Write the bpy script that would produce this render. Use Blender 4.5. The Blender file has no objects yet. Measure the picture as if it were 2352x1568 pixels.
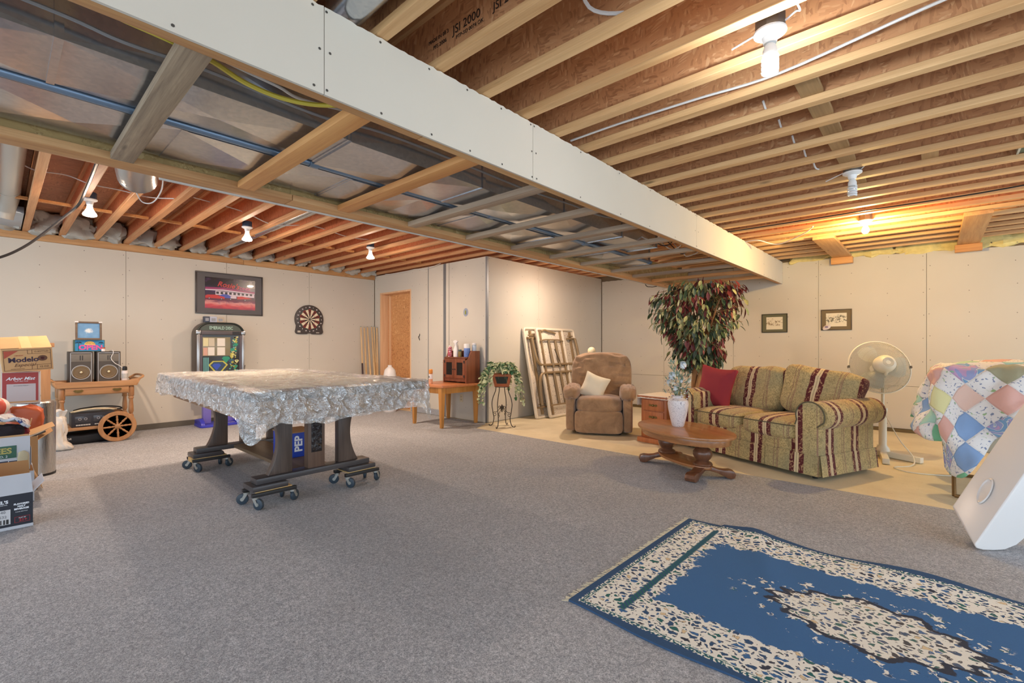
import bpy, bmesh, math, random
from math import sin, cos, pi, radians, sqrt, hypot
from mathutils import Vector, Matrix, Euler, noise as mnoise

random.seed(7)
sc = bpy.context.scene
COL = sc.collection

# ------------------------------------------------------------------ camera, world, exposure
cam_d = bpy.data.cameras.new('camera')
cam_d.sensor_width = 36.0
cam_d.lens = 36.0 * 1070.0 / 2352.0
cam_d.shift_y = 10.0 / 2352.0
cam_d.clip_start = 0.05
cam = bpy.data.objects.new('camera', cam_d)
COL.objects.link(cam)
cam.location = (0, 0, 1.14)
cam.rotation_euler = (pi / 2, 0, radians(42.1))
sc.camera = cam
sc.view_settings.view_transform = 'Standard'
sc.view_settings.look = 'None'
sc.view_settings.gamma = 1.0
sc.view_settings.use_curve_mapping = False
sc.view_settings.exposure = 0.20

world = bpy.data.worlds.new('world')
sc.world = world
world.use_nodes = True
_bg = world.node_tree.nodes['Background']
_bg.inputs[0].default_value = (0.74, 0.87, 1.0, 1)
_bg.inputs[1].default_value = 2.5
CFL_E, WARM_E, FLOOD_E = 230.0, 1800.0, 1150.0   # lamp emission strengths
CFL_C, WARM_C, FLOOD_C = (0.88, 0.95, 1.0), (1.0, 0.66, 0.24), (1.0, 0.76, 0.58)

# ------------------------------------------------------------------ materials
def lin(c):
    return tuple(((x / 12.92) if x <= 0.04045 else ((x + 0.055) / 1.055) ** 2.4) for x in c)
def rgb(r, g, b):
    return lin((r / 255, g / 255, b / 255))
class NT:
    def __init__(s, name):
        s.m = bpy.data.materials.new(name); s.m.use_nodes = True
        s.t = s.m.node_tree; s.b = s.t.nodes['Principled BSDF']; s.o = s.t.nodes['Material Output']
    def n(s, typ, ins=None, **kw):
        nd = s.t.nodes.new(typ)
        for k, v in kw.items(): setattr(nd, k, v)
        for k, v in (ins or {}).items(): s.set(nd, k, v)
        return nd
    def set(s, nd, k, v):
        i = nd.inputs[k]
        if isinstance(v, bpy.types.NodeSocket): s.t.links.new(v, i)
        elif isinstance(v, bpy.types.Node): s.t.links.new(v.outputs[0], i)
        else:
            if isinstance(v, (tuple, list)) and len(v) == 3 and i.type == 'RGBA': v = tuple(v) + (1,)
            i.default_value = v
    def P(s, **kw):
        names = dict(color='Base Color', rough='Roughness', metal='Metallic', normal='Normal', spec='Specular IOR Level',
                     trans='Transmission Weight', alpha='Alpha', emit='Emission Color', estr='Emission Strength', coat='Coat Weight', sheen='Sheen Weight')
        for k, v in kw.items(): s.set(s.b, names[k], v)
        return s
    def obj(s): return s.n('ShaderNodeTexCoord').outputs['Object']
    def uv(s): return s.n('ShaderNodeTexCoord').outputs['UV']
    def map(s, vec, scale=(1, 1, 1), loc=(0, 0, 0), rot=(0, 0, 0)):
        return s.n('ShaderNodeMapping', {'Vector': vec, 'Scale': scale, 'Location': loc, 'Rotation': rot}).outputs[0]
    def noise(s, vec, scale=5, detail=3, rough=0.5, dist=0):
        return s.n('ShaderNodeTexNoise', {'Vector': vec, 'Scale': scale, 'Detail': detail, 'Roughness': rough, 'Distortion': dist})
    def vor(s, vec, scale=5, feature='F1', rnd=1.0):
        nd = s.n('ShaderNodeTexVoronoi', feature=feature); s.set(nd, 'Vector', vec); s.set(nd, 'Scale', scale); s.set(nd, 'Randomness', rnd); return nd
    def ramp(s, fac, stops, interp='LINEAR'):
        nd = s.n('ShaderNodeValToRGB'); cr = nd.color_ramp; cr.interpolation = interp
        while len(cr.elements) < len(stops): cr.elements.new(0.5)
        for e, (p, c) in zip(cr.elements, stops):
            e.position = p; e.color = tuple(c) + (1,) if len(c) == 3 else c
        s.set(nd, 0, fac); return nd.outputs[0]
    def math(s, op, a, b=0.0, c=0.0):
        nd = s.n('ShaderNodeMath', operation=op); s.set(nd, 0, a); s.set(nd, 1, b); s.set(nd, 2, c); return nd.outputs[0]
    def mix(s, fac, a, b):
        nd = s.n('ShaderNodeMix', data_type='RGBA'); s.set(nd, 0, fac); s.set(nd, 6, a); s.set(nd, 7, b); return nd.outputs[2]
    def sep(s, vec): return s.n('ShaderNodeSeparateXYZ', {0: vec}).outputs
    def comb(s, x=0.0, y=0.0, z=0.0): return s.n('ShaderNodeCombineXYZ', {0: x, 1: y, 2: z}).outputs[0]
    def bump(s, h, strength=0.3, dist=0.01):
        return s.n('ShaderNodeBump', {'Height': h, 'Strength': strength, 'Distance': dist}).outputs[0]
    def rnd(s): return s.n('ShaderNodeObjectInfo').outputs['Random']
_mc = {}
def mat(name, col=None, rough=0.6, metal=0.0, var=0.0, vscale=8.0, bump=0.0, bscale=60.0, **kw):
    """plain procedural material: colour with a little mottling and fine relief"""
    if name in _mc: return _mc[name]
    t = NT(name); v = t.obj()
    if var:
        n = t.noise(v, vscale, 4)
        t.P(color=t.mix(n.outputs[0], tuple(c * (1 - var) for c in col), tuple(min(1, c * (1 + var)) for c in col)))
    else: t.P(color=col)
    t.P(rough=rough, metal=metal, **kw)
    if bump: t.P(normal=t.bump(t.noise(v, bscale, 3).outputs[0], bump, 0.004))
    _mc[name] = t.m
    return t.m
def wood(name, c1, c2, axis=0, rough=0.55, scale=1.0, knots=False, coat=0.0, grain=None):
    if name in _mc: return _mc[name]
    t = NT(name); v = t.obj()
    r = t.rnd()
    v = t.n('ShaderNodeVectorMath', {0: v, 1: t.comb(t.math('MULTIPLY', r, 17.0), t.math('MULTIPLY', r, 9.0), t.math('MULTIPLY', r, 5.0))}, operation='ADD').outputs[0]
    s = [9.0 * scale] * 3; s[axis] = 0.55 * scale
    n1 = t.noise(t.map(v, s), 2.2, 5, 0.6, 0.6)
    s2 = [70.0 * scale] * 3; s2[axis] = 1.6 * scale
    n2 = t.noise(t.map(v, s2), 2.0, 2)
    f = t.math('ADD', t.math('MULTIPLY', n1.outputs[0], 0.75), t.math('MULTIPLY', n2.outputs[0], 0.25))
    f = t.math('ADD', f, t.math('MULTIPLY', t.math('SUBTRACT', r, 0.5), 0.16))
    col = t.ramp(f, [(0.3, c1), (0.68, c2)])
    if knots:
        s3 = [14.0] * 3; s3[axis] = 3.2
        k = t.vor(t.map(v, s3), 0.55)
        col = t.mix(t.ramp(k.outputs['Distance'], [(0.03, (0.75,) * 3), (0.11, (0, 0, 0))]), col, tuple(c * 0.3 for c in c1))
    t.P(color=col, rough=rough, coat=coat, normal=t.bump(n2.outputs[0], 0.15, 0.003))
    _mc[name] = t.m
    return t.m
def osb(name, dark, mid, light, sc=1.0):
    if name in _mc: return _mc[name]
    t = NT(name); v = t.obj()
    w = t.noise(v, 3.0 * sc, 2)
    vv = t.n('ShaderNodeVectorMath', {0: v, 1: t.n('ShaderNodeVectorMath', {0: w.outputs['Color'], 1: (0.16, 0.16, 0.16)}, operation='MULTIPLY')}, operation='ADD').outputs[0]
    a = t.vor(t.map(vv, (9, 46, 46), rot=(0.3, 0.5, 0.25)), 2.4 * sc)
    b = t.vor(t.map(vv, (44, 10, 12), rot=(-0.5, 0.2, -0.45)), 2.2 * sc)
    ca = t.sep(a.outputs['Color'])[0]; cb = t.sep(b.outputs['Color'])[1]
    sel = t.ramp(t.noise(v, 9 * sc, 2).outputs[0], [(0.46, (0, 0, 0)), (0.54, (1, 1, 1))])
    f = t.mix(sel, ca, cb)
    f2 = t.math('ADD', t.math('MULTIPLY', f, 0.62), t.math('MULTIPLY', t.noise(v, 1.3, 3).outputs[0], 0.42))
    col = t.ramp(f2, [(0.12, dark), (0.45, mid), (0.72, mid), (0.95, light)])
    t.P(color=col, rough=0.62, normal=t.bump(f, 0.35, 0.003))
    _mc[name] = t.m
    return t.m
def emis(name, col, strength):
    if name in _mc: return _mc[name]
    t = NT(name); t.P(color=(0.9, 0.9, 0.9), emit=col, estr=strength, rough=0.3); _mc[name] = t.m; return t.m

# ------------------------------------------------------------------ mesh builder
I3 = Matrix.Identity(3)
class MB:
    def __init__(s): s.v = []; s.f = []; s.m = []; s.uvs = None
    def add(s, vs, fs, mi=0, T=None):
        o = len(s.v)
        s.v += [tuple(T @ Vector(p)) if T else tuple(p) for p in vs]
        s.f += [tuple(i + o for i in f) for f in fs]; s.m += [mi] * len(fs)
        return s
    def box(s, a, b, mi=0, T=None):
        (x0, y0, z0), (x1, y1, z1) = a, b
        v = [(x0, y0, z0), (x1, y0, z0), (x1, y1, z0), (x0, y1, z0), (x0, y0, z1), (x1, y0, z1), (x1, y1, z1), (x0, y1, z1)]
        return s.add(v, [(0, 3, 2, 1), (4, 5, 6, 7), (0, 1, 5, 4), (1, 2, 6, 5), (2, 3, 7, 6), (3, 0, 4, 7)], mi, T)
    def cyl(s, p0, p1, r0, r1=None, n=12, mi=0, T=None):
        return s.tube([p0, p1], [r0, r0 if r1 is None else r1], n, mi, T)
    def tube(s, pts, r, n=8, mi=0, T=None, closed=False, cap=True):
        P = [Vector(p) for p in pts]; k = len(P)
        R = r if isinstance(r, (list, tuple)) else [r] * k
        rings = []; prev = None
        for i in range(k):
            if closed: d = P[(i + 1) % k] - P[i - 1]
            else: d = P[min(i + 1, k - 1)] - P[max(i - 1, 0)]
            d = d.normalized() if d.length > 1e-9 else Vector((0, 0, 1))
            if prev is None:
                up = Vector((0, 0, 1)) if abs(d.z) < 0.9 else Vector((1, 0, 0))
                a = d.cross(up).normalized()
            else:
                a = prev - d * prev.dot(d)
                a = a.normalized() if a.length > 1e-6 else d.orthogonal().normalized()
            b = d.cross(a); prev = a
            rings.append([P[i] + (a * cos(2 * pi * j / n) + b * sin(2 * pi * j / n)) * R[i] for j in range(n)])
        vs = [p for ring in rings for p in ring]; fs = []
        for i in range(k if closed else k - 1):
            i2 = (i + 1) % k
            for j in range(n): fs.append((i * n + j, i * n + (j + 1) % n, i2 * n + (j + 1) % n, i2 * n + j))
        if cap and not closed: fs += [tuple(range(n))[::-1], tuple((k - 1) * n + j for j in range(n))]
        return s.add(vs, fs, mi, T)
    def lathe(s, prof, n=16, c=(0, 0, 0), mi=0, T=None, sx=1.0, sy=1.0):
        vs = []; fs = []; k = len(prof)
        for r, z in prof:
            for j in range(n): vs.append((c[0] + r * sx * cos(2 * pi * j / n), c[1] + r * sy * sin(2 * pi * j / n), c[2] + z))
        for i in range(k - 1):
            for j in range(n): fs.append((i * n + j, i * n + (j + 1) % n, (i + 1) * n + (j + 1) % n, (i + 1) * n + j))
        if prof[0][0] > 1e-5: fs.append(tuple(range(n))[::-1])
        if prof[-1][0] > 1e-5: fs.append(tuple((k - 1) * n + j for j in range(n)))
        return s.add(vs, fs, mi, T)
    def prism(s, poly, d0, d1, axis='y', mi=0, T=None, caps=True):
        """poly in the plane perpendicular to axis, extruded from d0 to d1"""
        n = len(poly)
        def pt(a, b, d): return (a, d, b) if axis == 'y' else ((d, a, b) if axis == 'x' else (a, b, d))
        vs = [pt(a, b, d0) for a, b in poly] + [pt(a, b, d1) for a, b in poly]
        fs = [(i, (i + 1) % n, n + (i + 1) % n, n + i) for i in range(n)]
        if caps: fs += [tuple(range(n))[::-1], tuple(range(n, 2 * n))]
        return s.add(vs, fs, mi, T)
    def grid(s, fn, nu, nv, mi=0, T=None, wu=False, wv=False):
        vs = [fn(i / nu, j / nv) for i in range(nu + (0 if wu else 1)) for j in range(nv + (0 if wv else 1))]
        b = nv + (0 if wv else 1); a = nu + (0 if wu else 1); fs = []
        for i in range(nu):
            for j in range(nv):
                i2 = (i + 1) % a; j2 = (j + 1) % b
                fs.append((i * b + j, i2 * b + j, i2 * b + j2, i * b + j2))
        return s.add(vs, fs, mi, T)
    def soft(s, c, h, p=5.0, n=8, fn=None, mi=0, T=None):
        """rounded cushion block: half sizes h, p-norm roundness"""
        vs = {}; out = []; fs = []
        def idx(q):
            k = tuple(round(x, 5) for x in q)
            if k not in vs:
                m = (abs(q[0]) ** p + abs(q[1]) ** p + abs(q[2]) ** p) ** (1 / p)
                r = [q[i] / m for i in range(3)]
                pt = Vector((c[0] + r[0] * h[0], c[1] + r[1] * h[1], c[2] + r[2] * h[2]))
                if fn: pt = Vector(fn(pt, r))
                vs[k] = len(out); out.append(pt)
            return vs[k]
        for ax in range(3):
            for sg in (-1, 1):
                for i in range(n):
                    for j in range(n):
                        q = []
                        for (di, dj) in ((0, 0), (1, 0), (1, 1), (0, 1)):
                            a = -1 + 2 * (i + di) / n; b = -1 + 2 * (j + dj) / n
                            a = sin(a * pi / 2) * 0.5 + a * 0.5; b = sin(b * pi / 2) * 0.5 + b * 0.5
                            pt = [0, 0, 0]; pt[ax] = sg; pt[(ax + 1) % 3] = a; pt[(ax + 2) % 3] = b
                            q.append(idx(pt))
                        fs.append(tuple(q) if sg > 0 else tuple(q[::-1]))
        return s.add(out, fs, mi, T)
    def build(s, name, mats, parent=None, bevel=0.0, seg=2, smooth=True, angle=38, loc=None, rot=None, uv=None):
        me = bpy.data.meshes.new(name)
        me.from_pydata(s.v, [], s.f)
        if not isinstance(mats, (list, tuple)): mats = [mats]
        for m in mats: me.materials.append(m)
        me.polygons.foreach_set('material_index', s.m)
        bm = bmesh.new(); bm.from_mesh(me)
        bmesh.ops.recalc_face_normals(bm, faces=bm.faces)
        if bevel:
            ed = [e for e in bm.edges if len(e.link_faces) == 2 and e.calc_face_angle(0) > radians(45)]
            bmesh.ops.bevel(bm, geom=ed, offset=bevel, segments=seg, profile=0.6, affect='EDGES', clamp_overlap=True)
        bm.to_mesh(me); bm.free()
        if uv:
            l = me.uv_layers.new(name='UVMap')
            for lp in me.loops: l.data[lp.index].uv = uv(me.vertices[lp.vertex_index].index, me.vertices[lp.vertex_index].co)
        if smooth:
            me.polygons.foreach_set('use_smooth', [True] * len(me.polygons))
            me.set_sharp_from_angle(angle=radians(angle))
        me.update()
        o = bpy.data.objects.new(name, me); COL.objects.link(o)
        if parent: o.parent = parent
        if loc: o.location = loc
        if rot: o.rotation_euler = rot
        return o
def tag(o, label, cat, group=None):
    o['label'] = label; o['category'] = cat
    if group: o['group'] = group
    return o
def thing(name, label, cat, loc=(0, 0, 0), rotz=0.0, group=None, rot=None):
    o = bpy.data.objects.new(name, None); COL.objects.link(o); o.empty_display_size = 0.1
    o.location = loc; o.rotation_euler = rot if rot else (0, 0, rotz)
    return tag(o, label, cat, group)
def struct(o): o['kind'] = 'structure'; return o
def stuff(o): o['kind'] = 'stuff'; return o
def copy_tree(o, parent=None):
    c = o.copy(); COL.objects.link(c)
    if parent: c.parent = parent
    for ch in list(o.children): copy_tree(ch, c)
    return c
def relink(ch, parent):
    c = ch.copy(); COL.objects.link(c); c.parent = parent; return c
def text(body, size, m, parent, loc, rot, name='lettering', align='CENTER', shear=0.0, sx=1.0, bold=0.0, ext=0.0006):
    cu = bpy.data.curves.new(name, 'FONT'); cu.body = body; cu.size = size; cu.align_x = align; cu.align_y = 'CENTER'
    cu.shear = shear; cu.offset = bold; cu.extrude = ext; cu.resolution_u = 3
    cu.materials.append(m)
    o = bpy.data.objects.new(name, cu); COL.objects.link(o); o.parent = parent; o.location = loc; o.rotation_euler = rot; o.scale = (sx, 1, 1)
    return o
def arc(cx, cy, r, a0, a1, n):
    return [(cx + r * cos(a0 + (a1 - a0) * i / n), cy + r * sin(a0 + (a1 - a0) * i / n)) for i in range(n + 1)]
def rrect(x0, y0, x1, y1, r, n=4):
    return arc(x1 - r, y0 + r, r, -pi / 2, 0, n) + arc(x1 - r, y1 - r, r, 0, pi / 2, n) + arc(x0 + r, y1 - r, r, pi / 2, pi, n) + arc(x0 + r, y0 + r, r, pi, 1.5 * pi, n)
def smooth_path(pts, sub=6):
    P = [Vector(p) for p in pts]; out = []
    for i in range(len(P) - 1):
        p0 = P[max(i - 1, 0)]; p1 = P[i]; p2 = P[i + 1]; p3 = P[min(i + 2, len(P) - 1)]
        for k in range(sub):
            t = k / sub
            out.append(0.5 * ((2 * p1) + (p2 - p0) * t + (2 * p0 - 5 * p1 + 4 * p2 - p3) * t * t + (3 * p1 - p0 - 3 * p2 + p3) * t ** 3))
    out.append(P[-1]); return out
def fbm(x, y, z=0.0, o=3):
    return mnoise.fractal(Vector((x, y, z)), 1.0, 2.0, o)
def cable(name, pts, r, m, label, cat='cable', group=None, sub=6, n=6, parent=None):
    o = MB().tube(smooth_path(pts, sub), r, n).build(name, m, parent)
    if label: tag(o, label, cat, group)
    return o
RX90 = (pi / 2, 0, 0)
WHITE = rgb(228, 226, 220)
# ------------------------------------------------------------------ materials of the room
M_pine = wood('pine_x', rgb(196, 160, 106), rgb(226, 194, 138), 0, 0.6, knots=True)
M_pine_y = wood('pine_y', rgb(176, 126, 78), rgb(212, 166, 112), 1, 0.6, knots=True)
M_pine_grey = wood('weathered_stud', rgb(142, 120, 100), rgb(182, 158, 132), 0, 0.75)
M_pine_mold = wood('mouldy_stud', rgb(116, 98, 80), rgb(176, 154, 126), 0, 0.85, scale=1.6, knots=True)
M_pine_or = wood('fir_stud', rgb(190, 124, 66), rgb(222, 164, 100), 0, 0.6, knots=True)
M_web = osb('osb_web', rgb(156, 104, 66), rgb(202, 148, 102), rgb(236, 198, 152))
M_deck = osb('osb_deck', rgb(140, 94, 66), rgb(176, 124, 90), rgb(206, 160, 120), 0.8)
M_osb = osb('osb_panel', rgb(170, 108, 62), rgb(214, 156, 100), rgb(240, 196, 140))
def _drywall():
    t = NT('drywall'); v = t.obj()
    n = t.noise(v, 1.6, 3); n2 = t.noise(v, 220, 2)
    t.P(color=t.mix(n.outputs[0], rgb(203, 195, 180), rgb(212, 205, 191)), rough=0.85, normal=t.bump(n2.outputs[0], 0.08, 0.001))
    return t.m
M_dry = _drywall()
M_dry_edge = mat('drywall_core', rgb(196, 188, 172), 0.9, var=0.08, bump=0.4, bscale=200)
M_screw = mat('screw_heads', rgb(120, 112, 102), 0.6)
M_concw = mat('foundation_wall', rgb(120, 104, 82), 0.9, var=0.2, bump=0.3)
def _conc():
    t = NT('painted_concrete'); v = t.obj()
    n = t.noise(v, 2.5, 5, 0.65); n2 = t.noise(v, 40, 3)
    c = t.ramp(n.outputs[0], [(0.3, rgb(214, 200, 166)), (0.6, rgb(230, 217, 184))])
    c = t.mix(t.ramp(n2.outputs[0], [(0.6, (0, 0, 0)), (0.72, (0.5, 0.5, 0.5))]), c, rgb(198, 182, 146))
    t.P(color=c, rough=0.55, normal=t.bump(n2.outputs[0], 0.15, 0.003)); return t.m
M_conc = _conc()
def _carpet():
    t = NT('grey_carpet'); v = t.obj()
    n = t.noise(v, 210, 2, 0.7); n2 = t.noise(v, 1.1, 4, 0.6); n3 = t.noise(v, 75, 2)
    f = t.math('ADD', t.math('MULTIPLY', n.outputs[0], 0.7), t.math('MULTIPLY', n3.outputs[0], 0.3))
    c = t.ramp(f, [(0.33, rgb(122, 125, 130)), (0.5, rgb(168, 170, 174)), (0.66, rgb(214, 215, 218))])
    c = t.mix(t.ramp(n2.outputs[0], [(0.4, (0, 0, 0)), (0.75, (0.3, 0.3, 0.3))]), c, rgb(140, 139, 138))
    t.P(color=c, rough=0.95, spec=0.15, normal=t.bump(n.outputs[0], 0.6, 0.006)); return t.m
M_carpet = _carpet()
def _galv():
    t = NT('galvanised_sheet'); v = t.obj()
    n = t.vor(t.map(v, (1, 1, 1)), 60); n2 = t.noise(v, 3.0, 3)
    c = t.mix(t.sep(n.outputs['Color'])[0], rgb(184, 188, 194), rgb(198, 200, 203))
    t.P(color=c, metal=0.92, rough=t.ramp(n2.outputs[0], [(0.3, (0.2,) * 3), (0.7, (0.25,) * 3)]),
        normal=t.bump(t.noise(v, .9, 1).outputs[0], 0.05, 0.08)); return t.m
M_galv = _galv()
M_galv_pl = mat('zinc_bead', rgb(142, 146, 150), 0.5, 0.7, var=0.1)
M_pipe = mat('blue_grey_pipe', rgb(128, 148, 170), 0.35, 0.55)
M_white_cable = mat('white_cable', rgb(222, 220, 216), 0.45)
M_grey_cable = mat('grey_cable', rgb(150, 150, 150), 0.45)
M_yellow_cable = mat('yellow_cable', rgb(206, 190, 66), 0.45)
M_black = mat('black_plastic', rgb(36, 34, 34), 0.45)
M_insul = mat('white_insulation', rgb(176, 173, 164), 1.0, var=0.14, vscale=16, bump=0.9, bscale=45)
M_insul_y = mat('yellow_insulation', rgb(226, 208, 140), 1.0, var=0.2, vscale=22, bump=1.0, bscale=55)
M_porc = mat('white_porcelain', rgb(232, 232, 230), 0.35)
M_boxmetal = mat('steel_box', rgb(108, 102, 96), 0.5, 0.6)
M_boxblue = mat('blue_plastic_box', rgb(58, 74, 96), 0.5)

# ------------------------------------------------------------------ floor
o = struct(MB().box((-8.1, -3, -0.12), (3.4, 8.25, 0)).build('floor', M_conc, smooth=False))
pl = [(-7.88, -3), (3.4, -3), (3.4, 4.43), (-4.68, 4.43), (-4.86, 4.8), (-7.88, 4.8)]
o = MB().prism(pl, 0.0005, 0.007, 'z').build('carpet', M_carpet, smooth=False)
tag(o, 'grey low-pile carpet laid over most of the concrete floor', 'carpet')

# ------------------------------------------------------------------ walls
def screws(mb, pts, nrm):
    for p in pts:
        p = Vector(p); n = Vector(nrm); a = n.orthogonal().normalized(); b = n.cross(a)
        mb.add([p + n * 0.0012 + (a * cos(k * pi / 3) + b * sin(k * pi / 3)) * 0.0055 for k in range(6)], [tuple(range(6))])
def ragged(x0, x1, z0, za, zb, amp, step=0.05):
    n = max(2, int((x1 - x0) / step)); top = []
    for i in range(n + 1):
        x = x0 + (x1 - x0) * i / n
        top.append((x, za + (zb - za) * i / n + random.uniform(-amp, amp)))
    return [(x0, z0), (x1, z0)] + top[::-1]
wb = struct(MB().box((-5.1, 8.055, 0), (3.4, 8.2, 2.72)).build('wall_back', M_concw, smooth=False))
xs = [-4.86, -3.584, -2.41, -1.238, -0.062, 1.12, 2.3, 3.4]
sm = MB()
def topz(x): return 2.405 if x < -1.24 else 2.405 - (x + 1.24) * 0.043
for a, b in zip(xs, xs[1:]):
    MB().prism(ragged(a + 0.002, b - 0.002, 0.609, topz(a), topz(b), 0.006), 8.037, 8.05, 'y').build('drywall_panel', [M_dry], wb, smooth=False)
    MB().box((a + 0.002, 8.037, 0.045), (b - 0.002, 8.05, 0.605)).build('drywall_panel', M_dry, wb, smooth=False)
    for xx in (a + 0.03, b - 0.03, (a + b) / 2 - 0.2, (a + b) / 2 + 0.2):
        screws(sm, [(xx + random.uniform(-.008, .008), 8.0365, z + random.uniform(-.03, .03)) for z in (0.12, 0.36, 0.58, 0.66, 0.95, 1.25, 1.55, 1.85, 2.15, 2.33)], (0, -1, 0))
stuff(sm.build('screw', M_screw, wb, smooth=False))
def lump(x0, x1, y0, y1, z0, z1, n=10, seed=0, amp=0.02):
    mb = MB(); c = ((x0 + x1) / 2, (y0 + y1) / 2, (z0 + z1) / 2); h = ((x1 - x0) / 2, (y1 - y0) / 2, (z1 - z0) / 2)
    def fn(p, r):
        k = fbm(p.x * 9 + seed, p.y * 9, p.z * 9)
        return p + Vector(r) * k * amp
    mb.soft(c, h, 4.5, n, fn); return mb
for i in range(8):
    x0 = -1.62 + i * 0.62
    z0 = topz(x0) - 0.02
    lump(x0, x0 + 0.66, 8.025, 8.09, z0, 2.475, 9, i * 3.1, 0.05).build('insulation_batt', M_insul_y, wb)
struct(MB().box((-4.85, 7.995, 0), (3.4, 8.05, 0.04)).build('baseboard_back', mat('treated_plate', rgb(104, 88, 58), 0.85, var=0.3), smooth=False))

wl = struct(MB().box((-8.05, -3, 0), (-7.914, 8.2, 2.39)).build('wall_left', M_concw, smooth=False))
ys = [-2.43, -1.24, -0.05, 1.145, 2.325, 3.58, 4.83]
sm = MB()
for a, b in zip(ys, ys[1:]):
    MB().box((-7.913, a + 0.002, 0.02), (-7.9, b - 0.002, 2.388)).build('drywall_panel', M_dry, wl, smooth=False)
    for yy in (a + 0.03, b - 0.03, (a + b) / 2 - 0.2, (a + b) / 2 + 0.2):
        screws(sm, [(-7.8995, yy + random.uniform(-.01, .01), z + random.uniform(-.04, .04)) for z in (0.3, 0.6, 0.9, 1.2, 1.5, 1.8, 2.1, 2.33)], (1, 0, 0))
stuff(sm.build('screw', M_screw, wl, smooth=False))
struct(MB().box((-7.9, -3, 0.007), (-7.885, 4.82, 0.08)).build('baseboard_left', mat('dark_carpet_edge', rgb(104, 99, 90), .95, var=.15, vscale=120), smooth=False))
for a, b in ((-3, -0.4), (-0.4, 2.55), (2.55, 4.83)):
    struct(MB().box((-8.0, a + .003, 2.39), (-7.872, b - .003, 2.478)).build('trim_1', M_pine_y, bevel=0.003))
for k in range(-6, 15):
    y = 0.23 + 0.305 * k
    lump(-8.02, -7.72 + random.uniform(-.05, .06), y + 0.025, y + 0.28, 2.475, 2.715, 9, k * 1.7, 0.07).build('insulation_batt', M_insul, wl)

struct(MB().box((-8.1, -3, 2.39), (-8.03, 8.25, 2.73)).build('added_rim_board', M_deck, smooth=False))  # unseen rim board, added to close the gap where sky light came through
# storage room walls
wf = struct(MB().box((-6.74, 4.86, 0), (-4.9, 4.95, 2.46)).box((-7.9, 4.86, 0), (-7.72, 4.95, 2.46)).box((-7.72, 4.86, 2.13), (-6.74, 4.95, 2.46)).build('wall_front_of_storage', M_dry_edge, smooth=False))
def pan(x0, x1, z0, z1, y=4.84): return MB().box((x0, y, z0), (x1, y + 0.013, z1)).build('drywall_panel', M_dry, wf, smooth=False)
pan(-7.897, -7.70, 0.01, 2.46); pan(-7.70, -6.757, 2.105, 2.46); pan(-6.757, -6.262, 0.01, 2.46); pan(-6.25, -5.862, 0.01, 2.46)
pan(-5.72, -4.885, 0.01, 2.46); pan(-5.795, -5.725, 0.01, 2.46, 4.835)
sm = MB()
for xx in (-7.8, -6.7, -6.32, -6.5, -5.9, -5.65, -5.33, -4.95):
    screws(sm, [(xx + random.uniform(-.01, .01), 4.8395, z + random.uniform(-.04, .04)) for z in (0.2, 0.55, 0.9, 1.25, 1.6, 1.95, 2.2, 2.4)], (0, -1, 0))
stuff(sm.build('screw', M_screw, wf, smooth=False))
for x0, x1, d in ((-6.262, -6.250, .004), (-5.862, -5.795, .006)):
    struct(MB().box((x0, 4.84 - d, 0.01), (x1, 4.856, 2.46)).build('trim_2', M_galv_pl, smooth=False))
ws = struct(MB().box((-4.99, 4.96, 0), (-4.885, 8.05, 2.46)).build('wall_side_of_storage', M_dry_edge, smooth=False))
yy = [4.86, 6.05, 7.25, 8.03]
sm = MB()
for a, b in zip(yy, yy[1:]):
    MB().box((-4.884, a + .001, 0.012), (-4.87, b - .001, 2.46)).build('drywall_panel', M_dry, ws, smooth=False)
    for y in (a + .03, b - .03, (a + b) / 2 - .18, (a + b) / 2 + .18):
        screws(sm, [(-4.8695, y, z + random.uniform(-.04, .04)) for z in (0.2, 0.55, 0.9, 1.25, 1.6, 1.95, 2.25, 2.4)], (1, 0, 0))
stuff(sm.build('screw', M_screw, ws, smooth=False))
struct(MB().box((-4.897, 4.834, 0.01), (-4.866, 4.842, 2.46)).box((-4.872, 4.834, 0.01), (-4.864, 4.868, 2.46)).build('trim_3', M_galv_pl, smooth=False))
struct(MB().box((-6.72, 4.815, 0.007), (-5.9, 4.838, 0.1)).build('baseboard_front', M_carpet, smooth=False))
# doorway with a sheet of OSB closing it
d1 = struct(MB().box((-7.69, 5.0, 0.0), (-6.77, 5.02, 2.1)).build('door_1', M_osb, smooth=False))
Mj = wood('jamb_pine', rgb(216, 168, 124), rgb(236, 196, 152), 2, 0.6)
MB().box((-7.72, 4.838, 0), (-7.68, 5.05, 2.1)).build('door_jamb', Mj, d1, bevel=0.003)
MB().box((-7.62, 4.97, 0), (-7.58, 5.0, 2.07)).build('door_stop', Mj, d1, bevel=0.003)
MB().box((-6.775, 4.838, 0), (-6.74, 5.05, 2.1)).build('door_jamb', Mj, d1, bevel=0.003)
MB().box((-7.72, 4.838, 2.1), (-6.74, 5.05, 2.13)).build('door_header', Mj, d1, bevel=0.003)

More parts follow.
